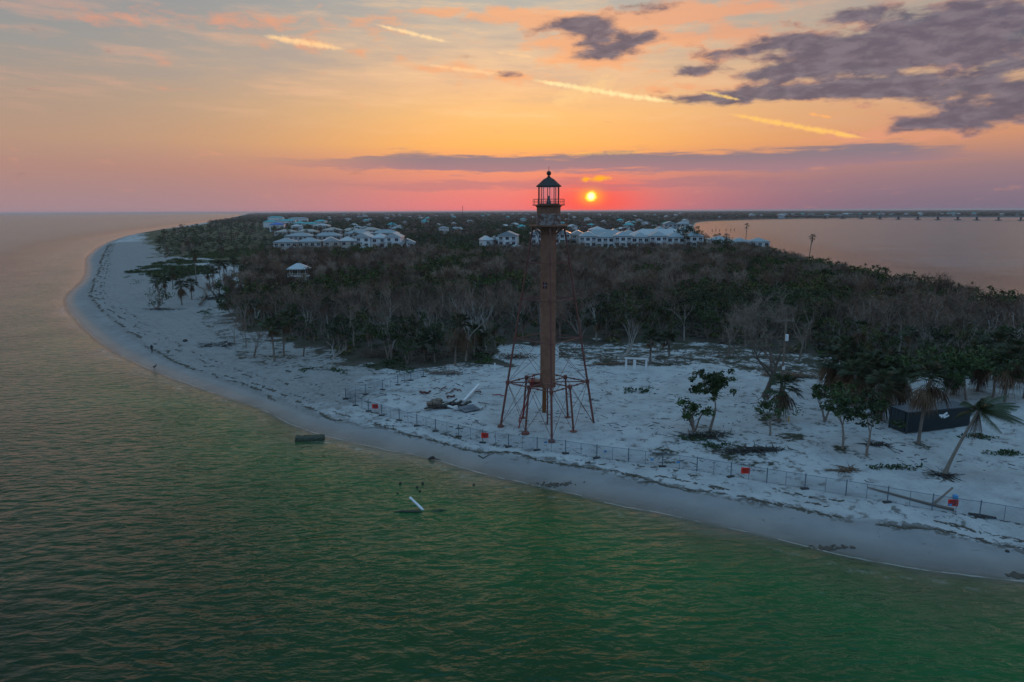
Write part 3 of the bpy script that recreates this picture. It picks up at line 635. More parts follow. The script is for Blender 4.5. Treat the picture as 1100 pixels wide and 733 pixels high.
def pinnate(mb, base, d, L, droop, wind=Vector((0, 0, 0)), n=46, ll=0.95):
    d = d.normalized(); pts = []
    for t in np.linspace(0, 1, 8): pts.append(base + d*L*t + Vector((0, 0, -droop*L*t*t)) + wind*L*t*t)
    mb.tube(pts, list(np.linspace(.035, .008, 8)), 3, cap=False)
    for i in range(n):
        f = 0.12+0.88*i/n; x = f*7; k = min(int(x), 6); p = pts[k].lerp(pts[k+1], x-k); t = (pts[k+1]-pts[k]).normalized()
        s = t.cross(Vector((0, 0, 1))); s = s.normalized() if s.length > .05 else Vector((1, 0, 0))
        l = ll*math.sin(math.pi*(0.15+0.85*f))**.6
        for sg in (-1, 1):
            tip = p + s*sg*l*.62 + t*l*.5 + Vector((0, 0, -l*.55)) + wind*l*.4
            w = t*0.036; mb.add([p-w, p+w, tip], [(0, 1, 2)])
def coco_palm(h, lean, nf=15, L=3.0, wind=Vector((.3, 0, 0)), dead=5, r=0.15):
    tr, cr, de = MB(), MB(), MB()
    pts = [Vector((lean[0]*t**1.2, lean[1]*t**1.2, -0.1+(h+.1)*t)) for t in np.linspace(0, 1, 7)]
    tr.tube(pts, [r*1.9, r*1.2, r, r*.95, r*.9, r*.9, r], 9); top = pts[-1]
    for i in range(nf):
        a = i*2.4; e = random.uniform(-.1, 1.25); d = Vector((math.cos(a)*math.cos(e), math.sin(a)*math.cos(e), math.sin(e)))+wind*.9
        pinnate(cr, top, d, L*random.uniform(.8, 1.1), random.uniform(.35, .6), wind*.5)
    for i in range(dead):
        a = random.uniform(0, 6.28); d = Vector((math.cos(a)*.25, math.sin(a)*.25, -1)); pinnate(de, top, d, L*random.uniform(.6, .9), .1, Vector((0, 0, 0)), 14, .5)
    return tr, cr, de

def plant(kind, parts, loc, rz=0, sc=1.0, label=None, cat='tree', group=None):
    """parts: list of (part name, mesh, material already on mesh)"""
    r = empty(kind, loc, rz, label, cat, group); r.scale = (sc, sc, sc) if not hasattr(sc, '__len__') else sc
    for n, me in parts: link(n, me, r)
    return r
def meshed(mb, name, m): me = mb.mesh(name); me.materials.append(m); return me

# prototype libraries (meshes only)
BARE = []; 
for i in range(6):
    tr, tw = bare_tree(7.0, 3, 4, 2, 7, 0.75, stems=(1, 1, 2, 2, 1, 3)[i], tww=0.03)
    BARE.append([('trunk', meshed(tr, 'trunk', M_bark if i % 3 else M_pale)), ('twigs', meshed(tw, 'twigs', M_twig))])
LEAFY = []
for i in range(5):
    tr, cr = leafy_tree(6.5, 5.0, 26, 42, 0.34, 2, stems=(1, 2, 2, 1, 3)[i], low=0.25)
    LEAFY.append([('trunk', meshed(tr, 'trunk', M_bark)), ('crown', meshed(cr, 'crown', M_leaf if i % 2 == 0 else M_leaf2))])
SABAL = []
for i in range(4):
    tr, cr, de = sabal_palm(5.0, (random.uniform(-.4, .4), 0), 30, 1.9, (16, 24, 12, 30)[i], blades=10)
    SABAL.append([('trunk', meshed(tr, 'trunk', M_palmt)), ('crown', meshed(cr, 'crown', M_frond)), ('dead_fronds', meshed(de, 'dead_fronds', M_deadf))])

# ------------------------------------------------------------------ woods: nearest as things, the rest as one mass
def protos_for_stuff():
    P_ = []
    def arr(mbs):
        V = []; F = []; Cc = []; o = 0
        for mb, c in mbs:
            V += mb.v
            for f in mb.f:
                f = tuple(i+o for i in f)
                if len(f) == 3: F.append(f); Cc.append(c)
                elif len(f) == 4: F += [(f[0], f[1], f[2]), (f[0], f[2], f[3])]; Cc += [c, c]
            o += len(mb.v)
        return np.array(V), np.array(F), np.array(Cc)
    for i in range(5):
        tr, tw = bare_tree(7.0, 2, 3, 1, 13, 0.8, stems=(1, 2, 2, 3, 2)[i], tww=0.045, twl=1.5); P_.append(('bare', arr([(tr, 0), (tw, 0)])))
    for i in range(4):
        tr, cr = leafy_tree(6.0, 5.0, 16, 12, 0.62, 1, stems=2, low=0.15); P_.append(('leafy', arr([(tr, 1), (cr, 2)])))
    for i in range(2):
        tr, cr, de = sabal_palm(6.0, (0, 0), 20, 1.7, 9, 0.17, 6); P_.append(('palm', arr([(tr, 1), (cr, 2), (de, 3)])))
    for i in range(3):   # low-detail crowns for far away
        cr = MB()
        for k in range(9):
            a = random.uniform(0, 6.28); leaf_clump(cr, Vector((1.8*math.cos(a)*random.random(), 1.8*math.sin(a)*random.random(), random.uniform(1.5, 6.0))), 1.5, 1.1, 7, 1.5)
        P_.append(('far', arr([(cr, 2)])))
    for i in range(2):
        cr = MB()
        for k in range(5): leaf_clump(cr, Vector((random.uniform(-1, 1), random.uniform(-1, 1), .35)), .8, .4, 9, .5)
        P_.append(('shrub', arr([(cr, 2)])))
    return P_
PST = protos_for_stuff()
acc = {'V': [], 'F': [], 'C': [], 'o': 0}
KEYS = {k: [i for i, p in enumerate(PST) if p[0] == k] for k in ('bare', 'leafy', 'palm', 'far', 'shrub')}
def stuff_tree(kind, x, y, z, s, rz, leafc, woodc):
    V, F, Cc = PST[random.choice(KEYS[kind])][1]
    c, sn = math.cos(rz), math.sin(rz); sx = s if not hasattr(s, '__len__') else s[0]; sz = s if not hasattr(s, '__len__') else s[1]
    W_ = np.empty_like(V); W_[:, 0] = (V[:, 0]*c-V[:, 1]*sn)*sx+x; W_[:, 1] = (V[:, 0]*sn+V[:, 1]*c)*sx+y; W_[:, 2] = V[:, 2]*sz+z
    pal = np.array([(*woodc, 1), (0.10, 0.082, 0.07, 1), (*leafc, 1), (0.12, 0.075, 0.045, 1)])
    acc['V'].append(W_); acc['F'].append(F+acc['o']); acc['C'].append(pal[Cc]); acc['o'] += len(V)

def jit_grid(x0, x1, y0, y1, s):
    xs = np.arange(x0, x1, s); ys = np.arange(y0, y1, s); X_, Y_ = np.meshgrid(xs, ys)
    return (X_+rng.uniform(-.45, .45, X_.shape)*s).ravel(), (Y_+rng.uniform(-.45, .45, X_.shape)*s).ravel()
TX, TY = jit_grid(-140, 260, 85, 430, 4.7)
ins = inside(*rag(TX, TY), WOOD) & (sdist(TX, TY) > 4); TX, TY = TX[ins], TY[ins]
AZT = TX/TY; vis = (AZT > -0.80) & (AZT < 0.92); TX, TY = TX[vis], TY[vis]
CX, CY = flat(1068, 338, 2)           # a sandy track seen through the woods at the right
keep = ~((np.abs((TX-CX)-(TY-CY)*-.6) < 3.0) & (np.abs(TY-CY) < 9)) & ~((np.abs(TX/TY-at_d(317, 250)[0]/250) < .024) & (TY > 212) & (TY < 260))
TX, TY = TX[keep], TY[keep]
order = np.argsort(np.hypot(TX, TY)); TX, TY = TX[order], TY[order]
TZ = zfun(TX, TY)
patch = vnoise(TX, TY, 26, 7)*.65+vnoise(TX, TY, 9, 8)*.35
N_IND = 400
n_of = {'bare': 0, 'leafy': 0, 'palm': 0}
BARK_C = lambda: tuple(np.array(random.choice(((0.145, 0.088, 0.060), (0.085, 0.052, 0.037), (0.23, 0.165, 0.127))))*random.uniform(.7, 1.3))
LEAF_C = lambda: tuple(np.array(random.choice(((0.028, 0.055, 0.012), (0.060, 0.064, 0.017), (0.018, 0.033, 0.010), (0.072, 0.066, 0.026))))*random.uniform(.75, 1.3))
def zone(px):
    return 'left' if px < 588 else ('right' if px < 860 else 'far')
ZN = {'left': 'between the curving beach and the lighthouse', 'right': 'behind the white frame, just past the lighthouse', 'far': 'behind the dark container'}
def px_of(x, y): return 550 + FPX*x/(math.cos(PITCH)*y+math.sin(PITCH)*26)
for i, (x, y, z) in enumerate(zip(TX, TY, TZ)):
    front = float(seg_dist(np.array([x]), np.array([y]), np.array(WOOD_FRONT), False)[0])
    q = patch[i] + (-.12 if front < 9 else 0.02) + (0.12 if 0.0 < x/y < 0.25 else 0) - (0.10 if x/y > 0.45 and y > 130 else 0)
    u = random.random()
    kind = 'palm' if u < (0.16 if front < 14 else 0.03) else ('bare' if q > 0.47 else 'leafy')
    s = random.uniform(.9, 1.42)*(0.85 if front < 4 else 1.0)*(0.8 if kind == 'palm' else 1)
    rz = random.uniform(0, 6.28)
    if i < N_IND and n_of[kind] < (60 if kind == 'palm' else 200):
        n_of[kind] += 1; zo = zone(px_of(x, y))
        if kind == 'bare': plant('bare_tree', random.choice(BARE), (x, y, z), rz, s, 'bare grey brown twiggy tree in the woods '+ZN[zo], 'tree', 'bare trees in the woods '+ZN[zo])
        elif kind == 'leafy': plant('leafy_tree', random.choice(LEAFY), (x, y, z), rz, s, 'dark green leafy tree in the woods '+ZN[zo], 'tree', 'leafy trees in the woods '+ZN[zo])
        else: plant('cabbage_palm', random.choice(SABAL), (x, y, z), rz, s, 'shaggy fan palm among the trees '+ZN[zo], 'palm', 'fan palms in the woods '+ZN[zo])
    else:
        stuff_tree(kind, x, y, z, s, rz, LEAF_C(), BARK_C())
# undergrowth beneath the trees
UX, UY = jit_grid(-120, 220, 90, 300, 3.4)
ui = inside(*rag(UX, UY, 6.0), WOOD) & (sdist(UX, UY) > 4) & (UX/UY > -.8) & (UX/UY < .92); UX, UY = UX[ui], UY[ui]; UZ = zfun(UX, UY)
keep = ~((np.abs((UX-CX)-(UY-CY)*-.6) < 3.0) & (np.abs(UY-CY) < 9))
UX, UY, UZ = UX[keep], UY[keep], UZ[keep]
for x, y, z in zip(UX, UY, UZ):
    if random.random() < .6: stuff_tree('shrub', x, y, z, random.uniform(.8, 2.0), random.uniform(0, 6.28), LEAF_C() if random.random() < .6 else (0.08, 0.062, 0.052), BARK_C())
# belt of greener mangroves along the bay
BX, BY = jit_grid(40, 300, 110, 420, 3.6)
bs = sdist(BX, BY); bd = seg_dist(BX, BY, np.array(bay), False); bi = (bd < 15) & (bs > 0.5) & (BX/BY < 0.95); 
for x, y in zip(BX[bi], BY[bi]): stuff_tree('leafy', x, y, z1(x, y), random.uniform(.8, 1.25), random.uniform(0, 6.28), tuple(np.array((0.024, 0.044, 0.011))*random.uniform(.6, 1.5)), BARK_C())
# dune scrub at the left
SX, SY = jit_grid(-190, -60, 230, 1100, 2.4)
si = inside(*rag(SX, SY, 9.0), SCRUB); SX, SY = SX[si], SY[si]; SZ = zfun(SX, SY); sn = vnoise(SX, SY, 22, 4)
for x, y, z, n_ in zip(SX, SY, SZ, sn):
    if n_ > .30: stuff_tree('shrub', x, y, z, random.uniform(.6, 1.3)*(1 if y < 500 else 1.5), random.uniform(0, 6.28), tuple(np.array((0.050, 0.066, 0.020))*random.uniform(.6, 1.3)), BARK_C())
SCRUB2 = np.array([flat(*q, 1.2) for q in [(141, 301), (156, 288), (186, 279), (215, 282), (226, 296), (190, 302), (165, 300)]])
SX, SY = jit_grid(-190, -60, 200, 420, 1.9); si = inside(*rag(SX, SY, 7.0), SCRUB2); SX, SY = SX[si], SY[si]; SZ = zfun(SX, SY); sn = vnoise(SX, SY, 9, 14)
for x, y, z, n_ in zip(SX, SY, SZ, sn):
    if n_ > .38: stuff_tree('shrub', x, y, z, random.uniform(.6, 1.5), random.uniform(0, 6.28), tuple(np.array((0.040, 0.056, 0.018))*random.uniform(.6, 1.3)), BARK_C())
CONDO = []      # keep trees out of buildings: (x, y, r)
def clear(x, y, more=0): return all((x-a)**2+(y-b_)**2 > (r_*.8)**2 for a, b_, r_ in CONDO)
def far_woods():
    for y0, y1, s in ((395, 700, 7.5), (700, 1300, 13), (1300, 2600, 24), (2600, 6000, 60), (6000, 14000, 160)):
        x, y = jit_grid(-0.75*y1, 0.95*y1, y0, y1, s)
        k = (x/y > -.62) & (x/y < .92); x, y = x[k], y[k]; sd = sdist(x, y); k = sd > np.where((x < 0) & (y < 1500), 34+y*.01, 6+y*0.012); x, y, sd = x[k], y[k], sd[k]
        g = vnoise(x, y, 120, 5)
        for a, b_, g_ in zip(x, y, g):
            if not clear(a, b_): continue
            sc = random.uniform(.75, 1.25)
            if y1 <= 700 and random.random() < .8: kind = 'bare' if g_ > .45 else 'leafy'
            else: kind = 'far'
            if random.random() < .06 and y1 <= 1300: kind = 'palm'; sc *= 1.35
            if a/b_ < -.345 and b_ < 1500 and random.random() < .85: kind = 'shrub'; sc *= 1.5
            k_ = s/7.5 if kind == 'far' and s > 7.5 else 1.0
            lc = (np.array((0.045, 0.055, 0.026)) if g_ < .45 or random.random() < .35 else np.array((0.135, 0.092, 0.075)))*random.uniform(.7, 1.3)
            stuff_tree(kind, a, b_, 1.5, (sc*k_**.8, sc*(1+.10*(k_-1)**.5 if k_ > 1 else 1)), random.uniform(0, 6.28), tuple(lc), BARK_C())

# ------------------------------------------------------------------ buildings
HW = [mat('wall_white', (0.56, 0.57, 0.58), 0.8, 0.15, .4), mat('wall_cream', (0.38, 0.345, 0.30), 0.8, 0.15, .4), mat('wall_grey', (0.34, 0.36, 0.38), 0.8, 0.15, .4)]
HR = [mat('roof_blue_grey_metal', (0.22, 0.27, 0.295), 0.45, 0.2, .5), mat('roof_pale_metal', (0.36, 0.39, 0.41), 0.45, 0.2, .5), mat('roof_teal', (0.03, 0.34, 0.36), 0.5, 0.2, .5), mat('roof_tarp_blue', (0.02, 0.14, 0.42), 0.5, .2, .5), mat('roof_grey_shingle', (0.22, 0.23, 0.25), 0.8, 0.2, .5), mat('roof_cream', (0.33, 0.30, 0.27), .7, .2, .5)]
M_win = mat('dark_window_glass', (0.025, 0.03, 0.04), 0.15, 0.1); 
_b = MB(); _b.box((0, 0, 0), (2.0, 0.16, 1.7)); WIN = meshed(_b, 'window', M_win)
_b = MB()
for sx in (-1.08, 1.08): _b.box((sx, -0.03, 0), (0.14, 0.2, 1.98))
for sz in (-.93, .93): _b.box((0, -0.03, sz), (2.02, 0.2, 0.14))
_b.box((0, -0.06, 0), (0.07, 0.1, 1.7)); WFR = meshed(_b, 'frame', HW[0])
_b = MB(); _b.box((0, -.65, 0), (3.2, 1.3, .16)); 
for i in range(9): _b.box((-1.5+i*.375, -1.24, .55), (.06, .06, .95))
_b.box((0, -1.24, 1.06), (3.2, .1, .1)); BAL = meshed(_b, 'balcony', HW[0])
def roof_mb(w, d, h, kind, ov=.6):
    b = MB(); W2, D2 = w/2+ov, d/2+ov; t = .25
    if kind == 'hip':
        r = max(W2-D2, .3) if W2 > D2 else .3; ry = max(D2-W2, .0)
        top = [(-r, -ry, h), (r, -ry, h), (r, ry, h), (-r, ry, h)] if ry > .3 else [(-r, 0, h), (r, 0, h)]
        base0 = [(-W2, -D2, 0), (W2, -D2, 0), (W2, D2, 0), (-W2, D2, 0)]; lo = [(x, y, -t) for x, y, _ in base0]
        if len(top) == 2: b.add(lo+base0+top, [(3, 2, 1, 0), (0, 1, 5, 4), (1, 2, 6, 5), (2, 3, 7, 6), (3, 0, 4, 7), (4, 5, 9, 8), (6, 7, 8, 9), (5, 6, 9), (7, 4, 8)])
        else: b.add(lo+base0+top, [(3, 2, 1, 0), (0, 1, 5, 4), (1, 2, 6, 5), (2, 3, 7, 6), (3, 0, 4, 7), (4, 5, 9, 8), (5, 6, 10, 9), (6, 7, 11, 10), (7, 4, 8, 11), (8, 9, 10, 11)])
    else:   # gable, ridge along y: gable end faces the camera
        b.add([(-W2, -D2, -t), (W2, -D2, -t), (W2, D2, -t), (-W2, D2, -t), (-W2, -D2, 0), (W2, -D2, 0), (W2, D2, 0), (-W2, D2, 0), (0, -D2, h), (0, D2, h)],
              [(3, 2, 1, 0), (0, 1, 5, 8, 4), (2, 3, 7, 9, 6), (1, 2, 6, 5), (3, 0, 4, 7), (5, 6, 9, 8), (7, 4, 8, 9)])
    return b
def building(name, px, D, wpx, top_y, roof, label, wall=0, rm=1, depth=12, wings=1, rz=0.0, cat='building', group=None, windows=True, rh=None):
    p = at_d(px, D); w = wpx*D/FPX; top = CAM_H - D*(top_y-hor(px))/FPX
    top = max(top, 6.0); rh = rh or min(2.5, top*.2); eave = top-rh-1.5
    r = empty(name, (p[0], p[1], 1.5), rz - math.atan2(p[0], p[1])*0.6, label, cat, group)
    CONDO.append((p[0], p[1], max(w, depth)*.6+2)) if w < 40 else [CONDO.append((p[0]+f*w*.5, p[1], depth*.6+8)) for f in np.linspace(-1, 1, 9)]
    ww = w/wings
    for k in range(wings):
        cx = -w/2+ww*(k+.5); dp = depth*(1.0 if k % 2 == 0 else .8); oy = 0 if k % 2 == 0 else .6; eh = eave*(1.0 if k % 2 == 0 or wings < 3 else .94)
        b = MB(); b.box((cx, oy, eh/2-.6), (ww*.985, dp, eh+1.2)); b.build('wall', HW[wall], r)
        b = roof_mb(ww*.96, dp, rh, roof if wings == 1 or k % 2 == 0 else 'hip', .5 if wings > 1 else .7); ro = b.build('roof', HR[rm], r, loc=(cx, oy, eh+.25+.003*k))
        if windows:
            st = max(1, int(eh//3.1)); nb = max(1, int(ww//3.3))
            for s in range(st):
                for c in range(nb):
                    x = cx-ww/2+ww*(c+.5)/nb; z = eh-1.5-s*3.1
                    if z < 1.0: continue
                    o = link('window', WIN, r, (x, oy-dp/2-.05, z)); link('frame', WFR, o)
                    if (c+s+k) % 2 == 0 and z > 3: link('balcony', BAL, r, (x, oy-dp/2, z-1.25))
    return r
def wide(n): return n
# right-hand complex
building('condominium', 527, 430, 21, 253, 'hip', 'white hip roofed condominium with a pale roof, leftmost beside the lighthouse', 0, 1, 14, 2, .2)
building('condominium', 546, 425, 20, 248, 'gable', 'white gabled condominium rising above the pale hip roofed one left of the lighthouse', 0, 0, 14, 1, -.1)
building('condominium', 555, 412, 14, 262, 'hip', 'low pale lodge nestled in bare trees in front of the gabled condominium', 0, 1, 9, 1, .1)
building('condominium', 577, 420, 14, 246, 'gable', 'pale condominium seen just left of the lighthouse column', 0, 0, 13, 1)
building('condominium', 604, 440, 17, 246, 'gable', 'white gabled three storey condominium directly right of the lighthouse column', 0, 0, 14, 1)
building('condominium', 621, 450, 15, 247, 'gable', 'cream sided gabled condominium before the long white row', 1, 1, 14, 1)
building('condominium', 688, 405, 128, 248.3, 'hip', 'long white waterfront condominium row with a line of blue grey hip roofs', 0, 0, 16, 7, .02)
building('condominium', 648, 446, 44, 246.3, 'hip', 'wide blue grey roof rising behind the left part of the long white row', 0, 0, 15, 1, 0, rh=3.6)
building('condominium', 708, 450, 62, 245.8, 'hip', 'wide blue grey roof rising behind the right part of the long white row', 0, 1, 15, 1, 0, rh=3.6)
building('condominium', 676, 475, 46, 245.5, 'hip', 'broad blue grey roofed condominium behind the middle of the long white row', 0, 0, 16, 3)
building('condominium', 722, 520, 36, 243, 'hip', 'pale roofed condominium behind the right end of the long white row', 2, 0, 16, 3)
building('condominium', 727, 660, 26, 237.5, 'gable', 'tall pale condominium closest to the bay behind the round tree', 2, 0, 16, 2)
building('condominium', 806, 415, 40, 255, 'hip', 'low white hip roofed house at the edge of the bay', 0, 0, 14, 2, .1)
building('condominium', 774, 440, 22, 253, 'hip', 'pale roofed house half hidden by dark trees next to the bay', 0, 0, 12, 1, .1)
building('condominium', 642, 560, 18, 243, 'hip', 'small pale condominium above the roofs between the cream gable and the long row', 0, 1, 14, 1)
# left-hand complex
LB = [(318, 418, 48, 255, 'hip', 1, 0, 2, 'cream condominium with a broad grey hip roof at the front left of the resort'),
      (363, 424, 34, 254, 'gable', 1, 1, 2, 'cream twin gabled condominium in the middle of the front rank of the resort'),
      (407, 430, 48, 249.5, 'gable', 0, 1, 3, 'white multi gabled condominium, tallest in the front rank of the resort'),
      (437, 418, 15, 256, 'gable', 0, 1, 1, 'white end block at the right edge of the resort front'),
      (336, 520, 58, 249.5, 'hip', 2, 0, 2, 'long grey condominium with broad blue grey roofs in the second rank'),
      (399, 535, 56, 246.5, 'hip', 1, 0, 2, 'long cream condominium with broad blue grey roofs at the right of the second rank'),
      (318, 655, 44, 246, 'hip', 1, 5, 2, 'cream roofed long block at the left of the third rank'),
      (377, 665, 60, 244, 'hip', 1, 5, 3, 'cream roofed long block at the right of the third rank')]
for px, D, wpx, ty, rf_, wa, rm, wi, lb in LB: building('condominium', px, D, wpx, ty, rf_, lb, wa, rm, 14, wi, random.uniform(-.15, .15))
TB = [(297, 900, 15, 239, 3, 'apartment house with a bright blue tarpaulin roof in the far resort'), (290, 1150, 14, 236.5, 2, 'teal roofed house farthest left in the far resort'), (308, 1200, 18, 235.5, 2, 'wide teal roofed house behind the blue tarpaulin roof'), (322, 1080, 14, 238, 2, 'teal roofed house right of the blue tarpaulin roof'), (334, 1050, 14, 238.5, 2, 'teal roofed house in front of the far dark trees'), (344, 1250, 12, 236, 2, 'small teal roofed house at the right end of the far resort'), (320, 1500, 20, 233.5, 0, 'pale roofed long house beyond the teal roofs'), (296, 1700, 16, 232.5, 2, 'far teal roofed house near the sea horizon'), (318, 820, 12, 240.5, 1, 'white gabled house just behind the third rank of the resort'), (345, 880, 16, 240, 1, 'white roofed house behind the cream roofed blocks')]
for px, D, wpx, ty, rm, lb in TB: building('far_house', px, D, wpx, ty, 'hip', lb, 0, rm, 14, 1, random.uniform(-.2, .2), 'house', None, False)
# scattered houses of the town, a few pixels each
proto_h = []
for i in range(6):
    w, d, e, h = random.uniform(7, 12), 8, random.uniform(5, 8), random.uniform(1.6, 2.6)
    b = MB(); b.box((0, 0, e/2-.5), (w, d, e+1)); wme = meshed(b, 'wall', HW[i % 3]); rme = meshed(roof_mb(w, d, h, 'hip' if i % 2 else 'gable'), 'roof', HR[(1, 0, 1, 4, 1, 2)[i]])
    proto_h.append((wme, rme, e))
def small_house(px, D, s, label, group):
    p = at_d(px, D); me = random.choice(proto_h); r = empty('town_house', (p[0], p[1], 1.5), random.uniform(-.6, .6), label, 'house', group); r.scale = (s, s, s)
    link('wall', me[0], r); link('roof', me[1], r, (0, 0, me[2]+.25)); CONDO.append((p[0], p[1], 7*s)); CONDO.append((p[0]*(1-12/D), p[1]-12, 5*s))
for i in range(120):
    y = random.choice((random.uniform(229.5, 234), random.uniform(232, 245))); px = random.uniform(350, 745)
    D = 19*FPX/(y-hor(px)); D = min(max(D, 560), 4200)
    if D < 800 and 430 > px: continue
    small_house(px, D, random.uniform(.75, 1.1)*(1+D/9000), 'small pale house among the trees of the town on the horizon', 'houses scattered through the town')
for i in range(46):
    px = random.uniform(770, 1130); D = random.uniform(2420, 2900) if px > 850 else random.uniform(2050, 2600)
    small_house(px, D, random.uniform(.9, 1.6), 'tiny pale house on the far shore across the bay', 'houses along the far shore')
far_woods()
def attr_mat():
    m = bpy.data.materials.new('woodland'); m.use_nodes = True; t = NT(m.node_tree); b = t.n['Principled BSDF']; a = t.n.new('ShaderNodeAttribute'); a.attribute_name = 'tint'
    t.l.new(a.outputs['Color'], b.inputs['Base Color']); b.inputs['Roughness'].default_value = .8; b.inputs['Specular IOR Level'].default_value = .2; return m
me = big_mesh('woods', np.concatenate(acc['V']), np.concatenate(acc['F']), [attr_mat()], {'tint': ('FACE', np.concatenate(acc['C']))}, smooth=False)
tag(link('woods', me), 'grey brown bare woods and green thickets spreading to the horizon', 'woods', None, 'stuff')
print('woods faces', len(me.polygons), 'individuals', n_of)

# ------------------------------------------------------------------ single trees and palms in the open
def place_px(px, py): return G(px, py)
def h_of(px, py, top): p = G(px, py); return p, (py-top)/ppm(p)*1.04
def palm_at(px, py, top, label, lean=0.0, skirt=16, L=None, sl=1.5, nf=38, group=None, tmat=None):
    p, h = h_of(px, py, top); L = (L or min(1.9, h*.30))*1.22
    th = max(h-L*.75, h*.6)
    tr, cr, de = sabal_palm(th, (lean*h, 0), nf, L, skirt, sl=sl)
    parts = [('trunk', meshed(tr, 'trunk', tmat or M_palmt)), ('crown', meshed(cr, 'crown', M_frond))]
    if skirt: parts.append(('dead_fronds', meshed(de, 'dead_fronds', M_deadf)))
    return plant('cabbage_palm', parts, p, 0, 1, label, 'palm', group)
palm_at(211, 302.5, 270, 'tallest dark palm standing by the sandy clearing on the far left beach', 0, 14)
palm_at(225.5, 308.5, 288, 'left palm of the pair growing from one sandy mound', -.04, 12)
palm_at(229, 308.5, 288, 'right palm of the pair growing from one sandy mound', .05, 12)
palm_at(237, 305, 281, 'slim palm next to the pair on the mound, on their inland side', 0, 12)
palm_at(241, 303, 281, 'slim palm closest to the thicket behind the mound', .05, 12)
palm_at(252, 297, 277, 'bushy palm at the thicket corner above the sandy clearing', 0, 14)
palm_at(179, 322, 297, 'seaward shaggy palm of the two nearest the curving shore', -.05, 24)
palm_at(195.5, 328, 302, 'brown shaggy palm with long dead fronds hanging to the sand', .03, 34, sl=2.2)
palm_at(236, 319, 305, 'short bright palm before the thicket at the left clearing', 0, 2)
palm_at(295, 388, 341, 'palm with a straight pale trunk at the left front of the woods', -.03, 16)
palm_at(305, 384, 335, 'taller palm leaning right beside the straight pale palm', .10, 26)
palm_at(489, 393, 338, 'palm with long rust brown dead fronds hanging down its trunk', .10, 34, 2.0, 3.3)
palm_at(456, 388, 359, 'small green palm in the shade of the woods left of the rust brown palm', -.05, 8)
palm_at(698.5, 389, 355, 'dark green palm right beside the white frame', 0, 10)
palm_at(719, 383, 356, 'leaning palm next to the one beside the white frame', -.12, 10)
palm_at(836, 453, 402, 'shaggy palm with a dark crown beside the utility pole', .06, 40, 2.0, 2.0)
palm_at(986.5, 477, 391, 'thick trunked palm standing in front of the dark container', .06, 44, 2.0, 2.4)
palm_at(946, 452, 398, 'brown shaggy palm left of the dark container, widest skirt of the row', 0, 54, 2.0, 2.6)
palm_at(916, 437, 388, 'brown shaggy palm left of the widest skirted one', 0, 46, 2.0, 2.4)
palm_at(1079, 432, 372, 'tall palm with hanging brown fronds behind the leaning coconut palm', .02, 36, 2.2, 2.8)
palm_at(1100, 428, 380, 'dark palm cut by the right edge of the view', 0, 20, 2.0)
palm_at(901, 414, 362, 'palm with a thin dark trunk behind the shaggy row', .04, 20, 1.8)
for px, D, ty, lb in ((803, 440, 240, 'lone tall palm standing clear against the bay water'), (873, 322, 252, 'lone tufted palm leaning above the treetops against the bay'), (738, 392, 247, 'pale trunked palm rising in front of the long white condominium')):
    p = on(at_d(px, D)); h = CAM_H - D*(ty-hor(px))/FPX - p.z
    tr, cr, de = sabal_palm(h-1.0, ((.9 if px == 873 else .2), 0), 18, 1.9, 8, .2)
    plant('tall_palm', [('trunk', meshed(tr, 'trunk', M_palmt)), ('crown', meshed(cr, 'crown', M_frond)), ('dead_fronds', meshed(de, 'dead_fronds', M_deadf))], p, 0, 1, lb, 'palm')
SH = []
for i in range(3):
    tr, cr, de = sabal_palm(4.2, (random.uniform(-.4, .4), 0), 34, 2.1, 52, .18, sl=2.3); SH.append([('trunk', meshed(tr, 'trunk', M_palmt)), ('crown', meshed(cr, 'crown', M_frond)), ('dead_fronds', meshed(de, 'dead_fronds', M_deadf))])
for px, py in ((893, 424), (905, 428), (927, 432), (936, 424), (955, 430), (966, 437), (918, 416), (948, 418)):
    plant('cabbage_palm', random.choice(SH), G(px, py), random.uniform(0, 6.28), random.uniform(.95, 1.25), 'brown shaggy fan palm in the dense row against the woods left of the container', 'palm', 'shaggy palms crowded left of the container')
for px, py in ((1024, 424), (1050, 420), (1086, 416), (1068, 408)):
    plant('cabbage_palm', random.choice(SH), G(px, py), random.uniform(0, 6.28), random.uniform(1.0, 1.3), 'dark shaggy fan palm in the grove behind the container', 'palm', 'shaggy palms behind the container')
palm_at(186, 311, 288, 'shaggy palm standing between the low dune plants and the seaward pair', .04, 26)
palm_at(171, 319, 296, 'outermost shaggy palm, nearest the water on the left beach', -.06, 22)
palm_at(206, 322, 300, 'dark palm between the long skirted palm and the sandy mound', .05, 18)
